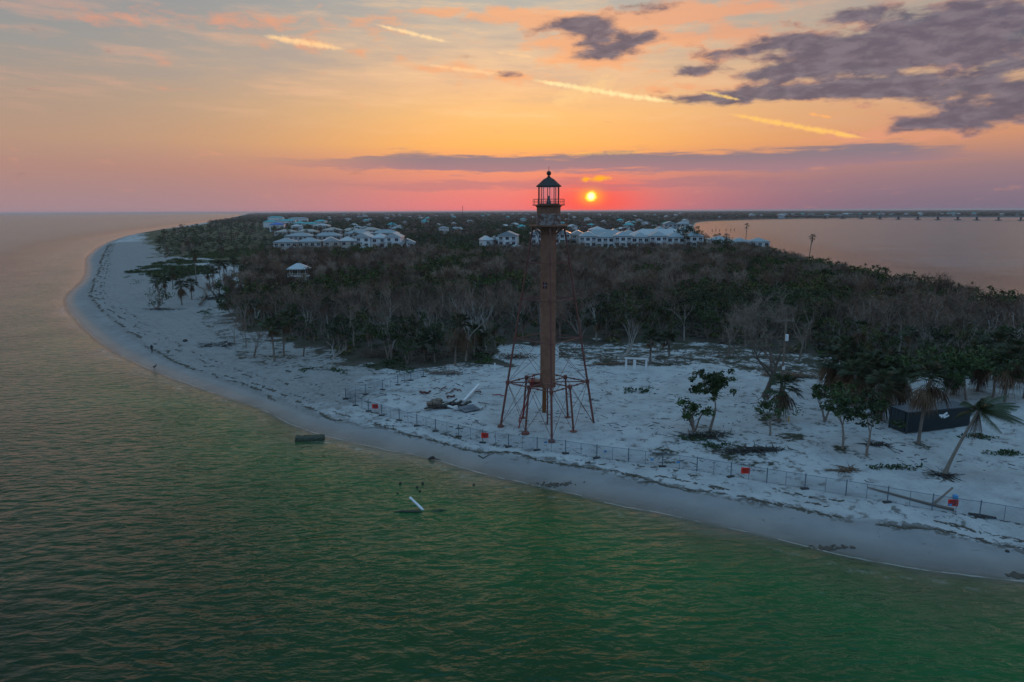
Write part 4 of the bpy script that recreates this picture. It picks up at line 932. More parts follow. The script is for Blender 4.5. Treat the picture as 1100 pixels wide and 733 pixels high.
# wind-bent coconut palm
p, h = h_of(1014, 511, 430)
tr, cr, de = coco_palm(h*.84, (2.9, .4), 22, 3.3, Vector((.5, -.05, 0)), 11)
plant('coconut_palm', [('trunk', meshed(tr, 'trunk', M_palmt)), ('crown', meshed(cr, 'crown', M_frond)), ('dead_fronds', meshed(de, 'dead_fronds', M_deadf))], p, 0, 1, 'leaning coconut palm with windswept fronds near the right end of the fence', 'palm')
def tree_at(px, py, top, w_px, label, kind='leafy', name='sea_grape', leaf=None, kw_t=None, **kw):
    p, h = h_of(px, py, top); w = w_px/ppm(p)*1.15
    if 'clumps' in kw: kw['clumps'] = int(kw['clumps']*1.6); kw['n'] = int(kw['n']*1.25); kw['ls'] *= 1.12
    if kind == 'leafy':
        tr, cr = leafy_tree(h, w, **kw); parts = [('trunk', meshed(tr, 'trunk', M_bark)), ('crown', meshed(cr, 'crown', leaf or M_leaf))]
    else:
        tr, tw = bare_tree(h, **kw); parts = [('trunk', meshed(tr, 'trunk', M_pale if kind == 'pale' else M_bark)), ('twigs', meshed(tw, 'twigs', kw_t or M_twig))]
    return plant(name, parts, p, random.uniform(0, 6), 1, label, 'tree')
tree_at(746, 464, 418, 34, 'ragged sea grape with several bare stems right of the lighthouse', stems=5, clumps=13, n=26, ls=.42, low=.3, depth=1, tr_r=.13)
tree_at(762, 465.5, 395, 40, 'sea grape with a full round crown beside the ragged one', stems=1, clumps=26, n=34, ls=.42, low=.55, tr_r=.19)
tree_at(827, 468, 430, 44, 'small sparse tree with upturned branches in front of the utility pole', stems=1, clumps=10, n=22, ls=.36, low=.55, depth=3, tr_r=.14)
tree_at(905, 482, 414, 40, 'crooked sea grape left of the short trunked one near the container', stems=1, clumps=17, n=30, ls=.42, low=.42, depth=3, tr_r=.15)
tree_at(931, 490, 424, 50, 'sea grape with a short straight trunk between the fence and the shaggy palms', stems=1, clumps=22, n=30, ls=.42, low=.42, depth=3, tr_r=.16)
tree_at(886, 453, 405, 30, 'dark sea grape growing behind the crooked one', stems=2, clumps=16, n=30, ls=.42, low=.35)
tree_at(820, 426, 328, 95, 'big bare grey tree spreading wide behind the utility pole', 'bare', 'bare_tree', kw_t=M_gtwig, depth=4, ntw=14, spread=1.05, trunk_r=.32, sides=6, stems=2, tww=.028, twl=1.3)
tree_at(672, 386, 345, 30, 'bleached dead tree with a forked trunk behind the white frame', 'pale', 'bare_tree', depth=3, ntw=2, spread=.5, trunk_r=.24, stems=2)
tree_at(780, 384, 335, 50, 'broad bare grey tree at the edge of the woods left of the biggest bare one', 'bare', 'bare_tree', depth=3, ntw=6, spread=.85, trunk_r=.24)
tree_at(272, 384, 352, 30, 'bare tree forked at the ground on the left sand', 'bare', 'bare_tree', depth=3, ntw=6, stems=2)
tree_at(326, 383, 345, 34, 'brown bare tree right of the two palms at the left of the woods', 'bare', 'bare_tree', depth=3, ntw=9)
tree_at(356, 396, 356, 30, 'dead snag with one long slanting branch over green creepers', 'pale', 'bare_tree', depth=2, ntw=2, spread=1.0)
tree_at(252, 369, 338, 24, 'thin bare tree standing alone at the left front of the woods', 'bare', 'bare_tree', depth=3, ntw=5)
tree_at(264, 374, 345, 20, 'slender bare tree between the thin one and the forked one', 'bare', 'bare_tree', depth=3, ntw=5)
tree_at(168, 333, 308, 36, 'windblown sea grape nearest the curving shore', stems=4, clumps=12, n=20, ls=.45, low=.2)
for px, py, ty, lb in ((192, 301, 286, 'low dark bush on the left sand nearest the green dune plants'), (203, 299, 283, 'dark bushy tree at the seaward foot of the tallest left palm'), (219, 297, 283, 'dark bushy tree on the inland side of the tallest left palm'), (232, 293, 279, 'round dark tree behind the sandy clearing'), (244, 320, 300, 'green bushy tree where the woods meet the sandy clearing'), (250, 340, 316, 'green bushy tree at the left corner of the woods')):
    tree_at(px, py, ty, 24, lb, stems=2, clumps=16, n=24, ls=.5, low=.2)
tree_at(1038, 430, 372, 60, 'dark leafy tree with a tall trunk just behind the container', stems=1, clumps=30, n=40, ls=.42, low=.5)
tree_at(1012, 432, 378, 55, 'dark broad tree behind the middle of the container', stems=2, clumps=30, n=40, ls=.42, low=.35)
tree_at(1066, 428, 372, 45, 'dark leafy tree behind the right end of the container', stems=1, clumps=26, n=40, ls=.42, low=.4)
tree_at(967, 428, 380, 40, 'dark leafy tree behind the left end of the container', stems=2, clumps=24, n=40, ls=.42, low=.3)
for px, py, ty, lb in ((420, 386, 318, 'bleached dead tree rising above the bushes left of the rust brown palm'), (500, 388, 312, 'tall bare grey tree directly behind the rust brown palm'), (640, 366, 316, 'bare tree just right of the lighthouse column at the wood edge'), (735, 366, 320, 'bare tree standing behind the leaning palm by the white frame'), (800, 374, 318, 'thin bare tree between the broad one and the biggest bare one'), (858, 388, 326, 'bare tree right of the utility pole at the wood edge'), (380, 372, 322, 'bare grey tree behind the grey brush heap')):
    tree_at(px, py, ty, 40, lb, 'pale' if random.random() < .6 else 'bare', 'bare_tree', depth=3, ntw=7, spread=.8, trunk_r=.2)
def big_tree(px, D, ty, wpx, lb):
    p = on(at_d(px, D)); h = CAM_H-D*(ty-hor(px))/FPX-p.z; tr, cr = leafy_tree(h, wpx*D/FPX, 46, 30, 1.1, low=.3); cr2 = cr
    plant('broad_tree', [('trunk', meshed(tr, 'trunk', M_bark)), ('crown', meshed(cr, 'crown', M_leaf))], p, 0, 1, lb, 'tree')
big_tree(742, 400, 241, 28, 'tall round dark tree rising in front of the condominiums by the bay')
big_tree(774, 385, 255, 36, 'dark bushy tree hiding the bayside house')
big_tree(560, 470, 243, 20, 'dark tree rising between the condominiums left of the lighthouse')

# ground creepers on the sand
def creeper(px, py, wpx, hpx, label, cat='creeper', n=140, name='beach_creeper', zh=.3, ls=.42):
    p = G(px, py); k = ppm(p); w = wpx/k; d = hpx/k/math.sin(math.atan2(CAM_H, p.y)); b = MB()
    for c in range(max(4, n//14)):
        cx, cy = random.gauss(0, .24)*w, random.gauss(0, .24)*d; zz = z1(p.x+cx, p.y+cy)-p.z
        leaf_clump(b, Vector((cx, cy, zz+zh*.4)), .5+.04*w, zh*.6, 14, ls)
    o = b.build(name, M_vine, None, loc=p); return tag(o, label, cat)
for a in ((684, 418, 32, 12, 'flat green creeper patch on bare sand right of the lighthouse'), (365, 398, 26, 6, 'green creeper patch at the foot of the dead snag'), (325, 398, 30, 4, 'thin green creeper strip on the sand left of the dead snag'),
          (1085, 488, 40, 8, 'dark creeper patch at the right edge of the sand'), (1050, 470, 40, 6, 'creeper runner on the sand behind the leaning coconut palm'), (960, 503, 60, 3, 'string of low seedlings between the fence and the sea grapes'),
          (750, 470, 40, 8, 'creeper tangle round the stems of the ragged sea grape'), (160, 302, 50, 6, 'low dune plants nearest the far curve of the beach'), (185, 285, 60, 6, 'low dune plants along the edge of the green scrub'), (445, 398, 40, 6, 'green bush at the left foot of the woods'), (405, 392, 36, 8, 'green bush at the shaded edge of the woods left of the small palm'), (768, 480, 50, 6, 'dark creepers trailing on the sand below the round sea grape'), (225, 335, 40, 6, 'sparse green plants on the left sand below the fallen tree')):
    creeper(*a, n=180 if a[2] > 30 else 110)
def brush_pile(px, py, wpx, hpx, label, mt=M_twig, n=90, ht=.9):
    p = G(px, py); k = ppm(p); w = wpx/k; d = hpx/k*2.2; b = MB()
    for _ in range(n):
        s = Vector((random.gauss(0, .25)*w, random.gauss(0, .25)*d, random.random()*ht*.6)); s.z += z1(p.x+s.x, p.y+s.y)-p.z; e = s + Vector((random.gauss(0, .8), random.gauss(0, .8), random.gauss(0, .18)*ht)); b.tube([s, e], [.06, .02], 4, cap=False)
    return tag(b.build('brush_pile', mt, None, loc=p), label, 'brushwood')
brush_pile(175, 333, 34, 4, 'dark tangle of washed up branches under the windblown sea grape', M_dark)
brush_pile(228, 322, 34, 7, 'uprooted brush heap beside the sandy clearing', M_dark, 160, 2.2)
brush_pile(760, 470, 46, 5, 'dark branch litter round the sea grapes right of the lighthouse', M_dark)
brush_pile(812, 485, 66, 5, 'long heap of dark branches on the sand above the fence', M_dark, 150, .6)
brush_pile(910, 506, 24, 3, 'heap of reddish palm fronds lying just inside the fence', M_deadf, 60, .4)
brush_pile(1014, 512, 18, 3, 'exposed roots at the foot of the leaning coconut palm', M_dark, 50, .4)
brush_pile(225, 372, 16, 4, 'small dark branch heap on the left sand', M_dark, 40); brush_pile(242, 372, 14, 4, 'upright dark stump and roots left of the thin bare tree', M_dark, 50, 1.6)
brush_pile(478, 402, 46, 4, 'pale brush raked up at the edge of the woods', M_bark, 120, .9); brush_pile(400, 384, 44, 8, 'grey brush heap spilling from the woods at the left', M_twig, 140, 2.0); brush_pile(555, 385, 50, 5, 'grey brush behind the legs of the lighthouse', M_twig, 140, 1.4)
brush_pile(940, 478, 26, 3, 'scattered sticks under the short trunked sea grape', M_dark, 50, .3); brush_pile(845, 405, 50, 6, 'grey fallen branches under the big bare tree', M_twig, 150, 1.2); brush_pile(660, 392, 60, 3, 'flattened brown brush along the boardwalk', M_twig, 150, .5)

# ------------------------------------------------------------------ fence with signs
front_px = [(371.5, 429), (382, 436), (396, 442), (410, 446.7), (429, 452), (448, 458), (468, 463.6), (492.7, 469.6), (518.6, 476), (546.4, 480.5), (577, 484), (607.5, 487.5), (641, 492.5), (675, 496.5), (711.5, 501.5), (748.5, 506.5), (785, 512.5), (823.5, 519), (864.5, 525.5), (908.5, 532.5), (953, 540), (1001, 548.5), (1052, 556), (1105, 565), (1165, 576)]
back_px = [(371.5, 429), (393, 424), (411, 419), (427.5, 414), (441.5, 409), (455, 405)]
def fence(name, pxs, label):
    pts = [G(*p) for p in pxs]; r = empty(name, pts[0], 0, label, 'fence'); o0 = pts[0]; H = 1.45
    for i, p in enumerate(pts):
        q = p-o0; b = MB(); b.tube([q-Vector((0, 0, .1)), q+Vector((0, 0, H+.08))], .05, 6); b.lathe([(.07, H+.06), (.05, H+.13)], 6, q); po = b.build('post', M_galv, r)
        if i % 2 == 0 or i < 12: b = MB(); b.box(q+Vector((0, 0, .05)), (.75, .32, .14), rz=random.uniform(-.5, .5)); b.build('foot_bag', M_dark, po)
    for i in range(len(pts)-1):
        a, c = pts[i]-o0, pts[i+1]-o0; L = (c-a).length; b = MB(); up = Vector((0, 0, 1))
        b.tube([a+up*H, c+up*H], .022, 5); b.tube([a+up*.08, c+up*.08], .016, 4)
        m_ = a.lerp(c, .5); b.tube([m_, m_+up*H], .022, 5); b.build('rail', M_galv, r)
        b = MB(); s = .17; n = int(L/s); hh = H-.1
        d = (c-a)/L; w = .006
        for k in range(-int(hh/s), n+1):
            for sg in (1, -1):
                x0, x1 = k*s, k*s+hh; z0, z1_ = (0, hh) if sg > 0 else (hh, 0)
                if x0 < 0: z0 += (-x0)*sg; x0 = 0
                if x1 > L: z1_ -= (x1-L)*sg; x1 = L
                if x1-x0 < .05: continue
                A = a+d*x0+up*(z0+.08); B = a+d*x1+up*(z1_+.08); wv = (B-A).normalized().cross(Vector((-d.y, d.x, 0)))*w
                b.quad(A-wv, B-wv, B+wv, A+wv)
        b.build('wire_mesh', M_galv, r)
    return r
fence('mesh_fence', front_px, 'long low grey mesh fence running along the top of the beach')
fence('mesh_fence', back_px, 'short mesh fence turning inland from the left end of the long fence')
for px, py, lb in ((403.5, 444, 'red warning sign on the fence nearest its left corner'), (521, 476.2, 'red warning sign on the fence in front of the lighthouse'), (800, 515.2, 'bright red warning sign on the fence below the ragged sea grape'), (1022, 551, 'red warning sign hung where a driftwood log crosses the fence')):
    p = G(px, py) + Vector((0, -.07, .95)); r = empty('warning_sign', p, -.12, lb, 'sign', 'red warning signs on the fence')
    w = .85; b = MB(); b.box((0, 0, 0), (w, .02, .62), 0); b.build('panel', M_sign, r)
    b = MB()
    for k, ww in ((.13, .55), (-.02, .62), (-.15, .4)): b.box((0, -.0125, k), (ww, .004, .07))
    b.build('lettering', M_ink, r)
for px, py in ((586, 478), (650, 488), (700, 497), (728, 500), (1019, 547)): 
    p = G(px, py+5) + Vector((0, -.06, .85)); b = MB(); b.box((0, 0, 0), (.32, .02, .2)); b.tube([(-.16, .0, .1), (-.16, .02, .16)], .01, 4)
    tag(b.build('fence_tag', M_blue, None, loc=p), 'small blue tag wired to the long mesh fence', 'tag', 'blue tags on the fence')

# ------------------------------------------------------------------ objects on the sand
# storage container
a = G(973, 466.5); c = G(1041, 457.5); v = c-a; rz = math.atan2(v.y, v.x); L = v.length
ct = empty('storage_container', a, rz, 'long dark blue container on the sand behind the thick trunked palm', 'container')
b = MB(); Wd, Hh = 2.6, 2.5; n = 60
b.box((L/2, Wd/2, Hh/2+.08), (L-.12, Wd-.12, Hh-.1))
for i in range(n):
    x = .1+(L-.2)*(i+.25)/n; b.box((x, .045, Hh/2+.1), ((L-.2)/n*.5, .09, Hh-.25)); b.box((x, Wd-.045, Hh/2+.1), ((L-.2)/n*.5, .09, Hh-.25))
b.build('corrugated_body', M_cont, ct)
for k, (x, y) in enumerate(((0, 0), (L, 0), (0, Wd), (L, Wd))): b = MB(); b.box((x+(.07 if x == 0 else -.07), y+(.05 if y == 0 else -.05), Hh/2+.05), (.16, .16, Hh+.12)); b.build('corner_post', M_cont, ct)
b = MB(); b.box((L/2, Wd/2, Hh+.1), (L+.04, Wd+.04, .08)); b.build('roof', mat('container_roof', (.055, .075, .095), .5), ct)
for s in (.3, .7): b = MB(); b.box((-.03, Wd*s, Hh/2+.1), (.06, Wd*.38, Hh-.3)); b.tube([(-.08, Wd*s, .2), (-.08, Wd*s, Hh-.1)], .025, 5); b.build('door', M_cont, ct)
b = MB(); q = Vector((L*.57, -.02, Hh*.72))
for sx, sz, dx in ((1.0, .28, 0), (.5, .22, -.45), (.5, .2, .5), (.3, .5, .1)): b.box(q+Vector((dx, random.uniform(-.004, .004), random.uniform(-.1, .1))), (sx, .012, sz), 0, Matrix.Rotation(random.uniform(-.5, .5), 3, 'Y'))
b.build('pale_logo', M_cloth, ct)
# utility pole
p = G(837, 446); hp = (446-338)/ppm(p)
up_ = empty('utility_pole', p, 0, 'wooden utility pole with a pale transformer in front of the big bare tree', 'utility pole')
b = MB(); b.tube([(0, 0, -.2), (0.05, 0, hp*.97)], [.17, .12], 8); b.build('pole', M_wood, up_)
b = MB(); b.box((0, -.12, hp*.95), (1.7, .1, .12)); b.build('crossarm', M_wood, up_)
b = MB(); zt_ = (446-361)/ppm(p); b.lathe([(.15, zt_-.4), (.2, zt_-.36), (.2, zt_+.36), (.15, zt_+.42)], 14, (0.12, -.36, 0)); b.build('transformer', M_white, up_)
b = MB(); b.box((.05, -.2, (446-394)/ppm(p)), (.3, .2, .4)); b.build('meter_box', M_white, up_)
# white frame
a = G(672.5, 396.5); c = G(694, 398); v = c-a
wf = empty('bench_frame', a, 0, 'white timber frame like an empty signboard in front of the woods', 'frame'); H = 1.75
for f in (0, .42, 1): b = MB(); q = v*f; b.box(q+Vector((0, 0, H/2-.1)), (.3 if f != .42 else .5, .2, H+.2) if f != .42 else (.45, .12, H)); b.build('post', M_white if f != .42 else M_cloth, wf)
b = MB(); b.box(v*.5+Vector((0, -.02, H+.1)), (v.length+.5, .24, .2), rz=math.atan2(v.y, v.x)); b.build('top_beam', M_white, wf)
# wooden boardwalk rail
for pxs, lb in (([(628, 387), (645, 388), (662, 389), (680, 390), (694, 391)], 'weathered wooden rail fence behind the white frame'), ([(714, 393), (727, 389), (742, 386.5), (757, 384), (772, 383), (788, 384)], 'wooden rail fence leading off right of the dark green palm')):
    pts = [G(*q) for q in pxs]; r = empty('rail_fence', pts[0], 0, lb, 'fence'); o0 = pts[0]
    for q in pts: b = MB(); b.box(q-o0+Vector((0, 0, .5)), (.16, .16, 1.3)); b.build('post', M_wood, r)
    for i in range(len(pts)-1):
        for h in (.55, 1.02): b = MB(); b.tube([pts[i]-o0+Vector((0, -.1, h)), pts[i+1]-o0+Vector((0, -.1, h))], .06, 4); b.build('rail', M_wood, r)
# small beach pavilion with a white roof
p = on(at_d(317, 252)); pv = empty('pavilion', p, .1, 'small pavilion with a white hip roof in a gap of the woods', 'pavilion')
for x in (-2.8, 0, 2.8):
    for y in (-2, 2): b = MB(); b.box((x, y, 2.3), (.25, .25, 4.6)); b.build('post', M_white, pv)
roof_mb(6.6, 5.2, 1.9, 'hip', .8).build('roof', HR[1], pv, loc=(0, 0, 4.8))
b = MB(); b.box((0, 0, 2.0), (7.4, 5, .25))
for i in range(16): b.box((-3.6+i*.48, -2.5, 2.5), (.07, .07, 1.0))
b.box((0, -2.5, 3.02), (7.4, .12, .12)); b.build('deck_railing', M_white, pv)

# demolition debris left of the lighthouse
def single(name, mb, m, p, label, cat, rz=0, group=None): o = mb.build(name, m, None, loc=p); o.rotation_euler = (0, 0, rz); return tag(o, label, cat, group)
b = MB()
for _ in range(46):
    q = Vector((random.gauss(0, .35), random.gauss(0, .35), random.uniform(.1, .9))); b.box(q, (random.uniform(.3, .8), random.uniform(.2, .6), random.uniform(.15, .4)), random.random()*6, Matrix.Rotation(random.uniform(-.9, .9), 3, 'X'))
single('rubble_lump', b, M_wood, G(467, 437.5), 'round brown lump of wreckage at the left of the debris heap', 'rubble')
b = MB()
for _ in range(34):
    q = Vector((random.gauss(0, 1.3), random.gauss(0, .5), random.uniform(.05, .5))); b.box(q, (random.uniform(.5, 1.8), random.uniform(.1, .5), random.uniform(.05, .2)), random.gauss(.3, .5), Matrix.Rotation(random.uniform(-.5, .5), 3, 'Y'))
single('wreckage_heap', b, M_dark, G(484, 437.5), 'dark twisted wreckage heap between the round lump and the sheet', 'rubble')
b = MB(); b.box((0, 0, .25), (2.4, 1.9, .06), .6, Matrix.Rotation(.12, 3, 'X'))
for i in range(5): b.box((-.9+i*.45, 0, .32), (.06, 1.8, .05), .6)
single('metal_sheet', b, M_galv, G(504, 440.5), 'flat dark grey sheet lying at the right of the debris heap', 'sheet')
a = G(498, 433); c = G(515, 417.5); b = MB(); b.box((0, 0, 0), ((c-a).length*.95, .30, .28)); o = b.build('white_beam', M_white, None, loc=(a+c)/2+Vector((0, 0, .45))); o.rotation_euler = (0, -.06, math.atan2((c-a).y, (c-a).x)); tag(o, 'white square beam lying slantwise across the debris heap', 'beam')
a = G(479, 438); c = G(489, 441.5); b = MB(); b.box((0, 0, 0), ((c-a).length, .2, .2)); b.box(((c-a).length*.5, .1, .1), (.3, .5, .4)); o = b.build('white_plank', M_white, None, loc=(a+c)/2+Vector((0, 0, .35))); o.rotation_euler = (0, 0, math.atan2((c-a).y, (c-a).x)); tag(o, 'short white plank at the front of the debris heap', 'plank')
def iron_bit(x0, y0, x1, y1, label, w=.22, m=M_red, z=.14, cat='girder'):
    w = w*.75
    a = G(x0, y0); c = G(x1, y1); L = (c-a).length; b = MB(); k = 6
    pts = [Vector((L*(t-.5), random.gauss(0, w*.45), abs(random.gauss(0, w*.3)))) for t in np.linspace(0, 1, k)]
    for q, e in zip(pts[:-1], pts[1:]):
        d = e-q; b.box((q+e)/2, (d.length*1.05, w*random.uniform(.35, .75), w*random.uniform(.25, .5)), math.atan2(d.y, d.x), Matrix.Rotation(random.gauss(0, .35), 3, 'X') @ Matrix.Rotation(-math.atan2(d.z, math.hypot(d.x, d.y)), 3, 'Y'))
    for _ in range(3):
        q = random.choice(pts); b.box(q, (w*random.uniform(.5, 1.4), w*random.uniform(.3, .9), w*.12), random.random()*6, Matrix.Rotation(random.gauss(0, .6), 3, 'X'))
    o = b.build('broken_girder', m, None, loc=(a+c)/2+Vector((0, 0, z))); o.rotation_euler = (0, math.atan2(-(c.z-a.z), L), math.atan2((c-a).y, (c-a).x)); return tag(o, label, cat)
M_rp = mat('red_rust_paint', (.105, .036, .030), .8)
iron_bit(452, 424, 462, 423, 'short red brown lump of iron, leftmost of the debris', .6, M_rp)
iron_bit(462, 418.5, 480, 418.5, 'red brown girder lying behind the debris heap', .22, M_rp); iron_bit(472, 421, 480, 416, 'red brown bracket leaning on the girder behind the debris heap', .3, M_rp)
iron_bit(480, 424, 486, 421, 'bent red iron piece at the middle of the debris', .35, M_rp); iron_bit(481, 429, 488, 426, 'rusty plate on top of the debris heap', .5, M_rp)
iron_bit(487, 419.5, 496, 421, 'red pipe length beyond the white beam', .35, M_rp); iron_bit(510, 423, 516, 422, 'red fitting at the foot of the white beam', .35, M_rp)
iron_bit(530, 424.5, 543, 426.5, 'bright red girder on the sand beside the left leg of the lighthouse', .34, M_red); iron_bit(514, 433.5, 525, 435.5, 'dark pipe lying right of the grey sheet', .25, M_dark); iron_bit(525, 435.3, 538, 435.8, 'thin dark rod pointing at the left leg of the lighthouse', .1, M_dark)
iron_bit(498, 413, 507, 411.5, 'dark stick on the clean sand above the debris heap', .16, M_dark); iron_bit(516, 418.5, 530, 419, 'thin blue grey rod beyond the end of the white beam', .1, M_galv); iron_bit(517, 441, 522, 437, 'pale board right of the grey sheet', .25, M_wood)
b = MB(); b.tube([(0, 0, -.1), (0, 0, 1.2)], .12, 6); b.lathe([(.16, 1.15), (.1, 1.3)], 6); single('marker_post', b, M_white, G(531.5, 398.5), 'short white post at the edge of the woods left of the lighthouse', 'post')
b = MB(); b.tube([(0, 0, -.1), (0, 0, .55)], .09, 6); b.lathe([(.1, .5), (.13, .62), (.05, .68)], 8); single('marker_post', b, mat('yellow_paint', (.55, .33, .12), .6), G(847, 453.5), 'small orange yellow post on the sand under the utility pole', 'post')
# driftwood log across the right end of the fence
def branchy(pts_px, rads, label, m=M_wood, dz=.12, cat='driftwood', name='driftwood_log', extra=None):
    P_ = [G(*q)+Vector((0, 0, dz)) for q in pts_px]; b = MB(); o0 = P_[0].copy(); b.tube([q-o0 for q in P_], rads, 7)
    for e in (extra or []):
        Q = [G(*q[:2])+Vector((0, 0, q[2])) for q in e]; b.tube([q-o0 for q in Q], [.14]+[.09]*(len(Q)-1), 6)
    return tag(b.build(name, m, None, loc=o0), label, cat)
branchy([(932, 525), (955, 531), (980, 538), (1003, 544), (1025, 549)], [.05, .09, .11, .13, .14], 'long dark driftwood log lying just inside the right end of the fence', extra=[[(1001, 544, .15), (1012, 539, .5), (1022, 534, .9)]])
branchy([(1040, 553), (1056, 556), (1070, 558)], [.1, .16, .1], 'dark driftwood stick at the far right of the fence', M_dark)
b = MB(); b.lathe([(.16, 0), (.24, .05), (.22, .35), (.1, .4)], 10); single('plastic_bucket', b, M_blue, G(1026, 536), 'light blue bucket by the raised end of the driftwood log', 'bucket')
branchy([(215, 330), (222, 320), (219, 313), (211, 310)], [.35, .3, .22, .1], 'uprooted dead trunk rearing up beside the sandy clearing', M_bark, .8)
branchy([(514, 490), (519, 493), (526, 489)], [.07, .06, .03], 'thin crooked stick on the smooth beach below the fence', M_dark, .05, 'stick', 'beach_stick')

# ------------------------------------------------------------------ in the water
def W0(px, py): q = flat(px, py, 0); return Vector((q[0], q[1], 0))
a = W0(318, 473); c = W0(348, 472); v = c-a; L = v.length; b = MB()
n = 14; vs = []
for i in range(n+1):
    for (yy, zz) in ((-.6, -.5), (-.62, .22), (-.5, .42), (.5, .45), (.6, .25), (.6, -.5)): vs.append((L*i/n, yy+random.uniform(-.05, .05), zz+random.uniform(-.05, .05)))
fs = [(i*6+j, i*6+(j+1) % 6, (i+1)*6+(j+1) % 6, (i+1)*6+j) for i in range(n) for j in range(6)]+[(5, 4, 3, 2, 1, 0), tuple(n*6+j for j in range(6))]
b.add(vs, fs); o = b.build('washed_up_block', M_mosslog, None, loc=a); o.rotation_euler = (0, 0, math.atan2(v.y, v.x)); tag(o, 'long dark mossy block washed up at the waterline', 'block')
a = W0(459, 549); b = MB(); b.tube([(0, 0, -.6), (-.55, .35, .05), (-1.6, 1.05, .75)], [.12, .13, .10], 9); b.tube([(-1.6, 1.05, .72), (-1.75, 1.15, .84)], [.13, .11], 9)
tag(b.build('broken_pile', M_cloth, None, loc=a), 'white broken pile slanting out of the green water', 'pile')
b = MB(); b.tube([(0, 0, -.3), (-.9, -.05, .04), (-2.4, .0, .06), (-3.6, .1, -.1)], [.14, .12, .1, .05], 6); b.tube([(.3, .1, -.1), (1.2, .25, .03), (1.9, .35, -.08)], [.14, .1, .04], 6)
tag(b.build('sunken_branch', M_dark, None, loc=a+Vector((.1, -.2, 0))), 'dark branch awash around the foot of the white broken pile', 'branch')
for px, py, lb, h in ((430, 520, 'dark pile stub in the water, leftmost of the small group', .5), (454, 520, 'dark pile stub in the water, farthest right of the small group', .5), (448, 524, 'short stub between the outer pile stubs in the water', .35), (451, 528, 'low stub nearest the white broken pile', .3), (427, 530, 'barely showing stub below the leftmost pile stub', .15), (509, 521, 'lone dark stub in the water below the fence sign', .25)):
    b = MB(); b.lathe([(.14, -.9), (.13, h*.25), (.11, h*.36), (.05, h*.4)], 9); tag(b.build('pile_stub', M_dark, None, loc=W0(px, py)), lb, 'pile stub', 'pile stubs in the shallow water')
b = MB(); b.tube([(-.4, 0, .1), (.1, .05, .25), (.3, .1, .15)], [.1, .2, .1], 7); b.tube([(.2, .05, .12), (1.0, -.25, .05)], [.07, .03], 5); tag(b.build('driftwood_log', M_dark, None, loc=W0(464, 494)), 'dark snag lying in the wash at the edge of the water', 'driftwood')
# weed mats darkening the edge of the shallows
def weed_mat(px, py, wpx, hpx, label):
    p = G(px, py); k = ppm(p); w = wpx/k; d = hpx/k*2.2; b = MB()
    for _ in range(70):
        x, y = random.gauss(0, .22)*w, random.gauss(0, .22)*d; z = z1(p.x+x, p.y+y)-p.z+.02; s = random.uniform(.05, .2); b.box((x, y, z), (s*1.8, s, .07), random.random()*3)
    tag(b.build('seaweed_mat', M_weed, None, loc=p), label, 'seaweed')
weed_mat(597, 521, 50, 5, 'dark seaweed mat on the waterline straight below the lighthouse'); weed_mat(640, 553, 22, 9, 'brown seaweed patch floating just off the beach'); weed_mat(892, 589, 60, 4, 'thin dark seaweed strand along the right waterline'); weed_mat(1094, 619, 16, 4, 'dark seaweed clump at the right end of the waterline')
for px, py, r_, lb in ((1082, 593, .16, 'small dark stone alone on the smooth right beach'), (199, 367, .5, 'dark clump of weed on the sand left of the branch heaps')):
    b = MB(); b.lathe([(r_*.8, -.05), (r_, r_*.4), (r_*.6, r_*.9), (.02, r_)], 9); single('beach_stone', b, M_dark, G(px, py), lb, 'stone')
# strewn seaweed along the wrack line: uncountable
Q0, OFF, LN, RZ, SZ_, NN = [], [], [], [], [], []
for i in range(len(WRACK)-1):
    a, c = WRACK[i], WRACK[i+1]; L = np.hypot(*(c-a)); Dm = np.hypot(*a); n_ = int(L*22*min(1.0, 110/Dm))+1
    nn = np.array((-(c-a)[1], (c-a)[0]))/max(L, .01); m_ = np.array([(a+c)/2+nn*3, (a+c)/2-nn*3]); sd2 = sdist(m_[:, 0], m_[:, 1])
    if sd2[1] > sd2[0]: nn = -nn
    f = rng.random(n_)[:, None]; Q0.append(a+(c-a)*f); LN.append(rng.choice([0, 0, 0, 1.5, 1.5, 2.9, 4.2], n_)); NN.append(np.tile(nn, (n_, 1)))
    RZ.append(math.atan2((c-a)[1], (c-a)[0])+rng.normal(0, .5, n_)); SZ_.append(rng.uniform(.02, .075, n_)*(1+Dm/220)*rng.choice([1, 1, 1, 1.8], n_))
Q0 = np.concatenate(Q0); LN = np.concatenate(LN); NN = np.concatenate(NN); RZ = np.concatenate(RZ); SZ_ = np.concatenate(SZ_)
OFF = LN + (vnoise(Q0[:, 0]+LN*17, Q0[:, 1], 4.0, 21)-.5)*1.5 + rng.normal(0, .13, len(LN)); Q0 = Q0+NN*OFF[:, None]
kp = vnoise(Q0[:, 0]+LN*13, Q0[:, 1], 3.0, 12) > np.where(LN == 0, .36, .55); Q0, RZ, SZ_ = Q0[kp], RZ[kp], SZ_[kp]
ZQ = zfun(Q0[:, 0], Q0[:, 1]); cs, sn_ = np.cos(RZ), np.sin(RZ); VV = np.zeros((len(Q0), 8, 3))
for k, (x, y) in enumerate(((-2.9, -.4), (2.4, -.8), (3.2, .3), (-2.2, .8))):
    dx, dy = (x*cs-y*sn_)*SZ_, (x*sn_+y*cs)*SZ_
    VV[:, k] = np.stack([Q0[:, 0]+dx, Q0[:, 1]+dy, ZQ-.03], 1); VV[:, k+4] = np.stack([Q0[:, 0]+.7*dx, Q0[:, 1]+.7*dy, ZQ+SZ_*rng.uniform(.25, .7, len(SZ_))], 1)
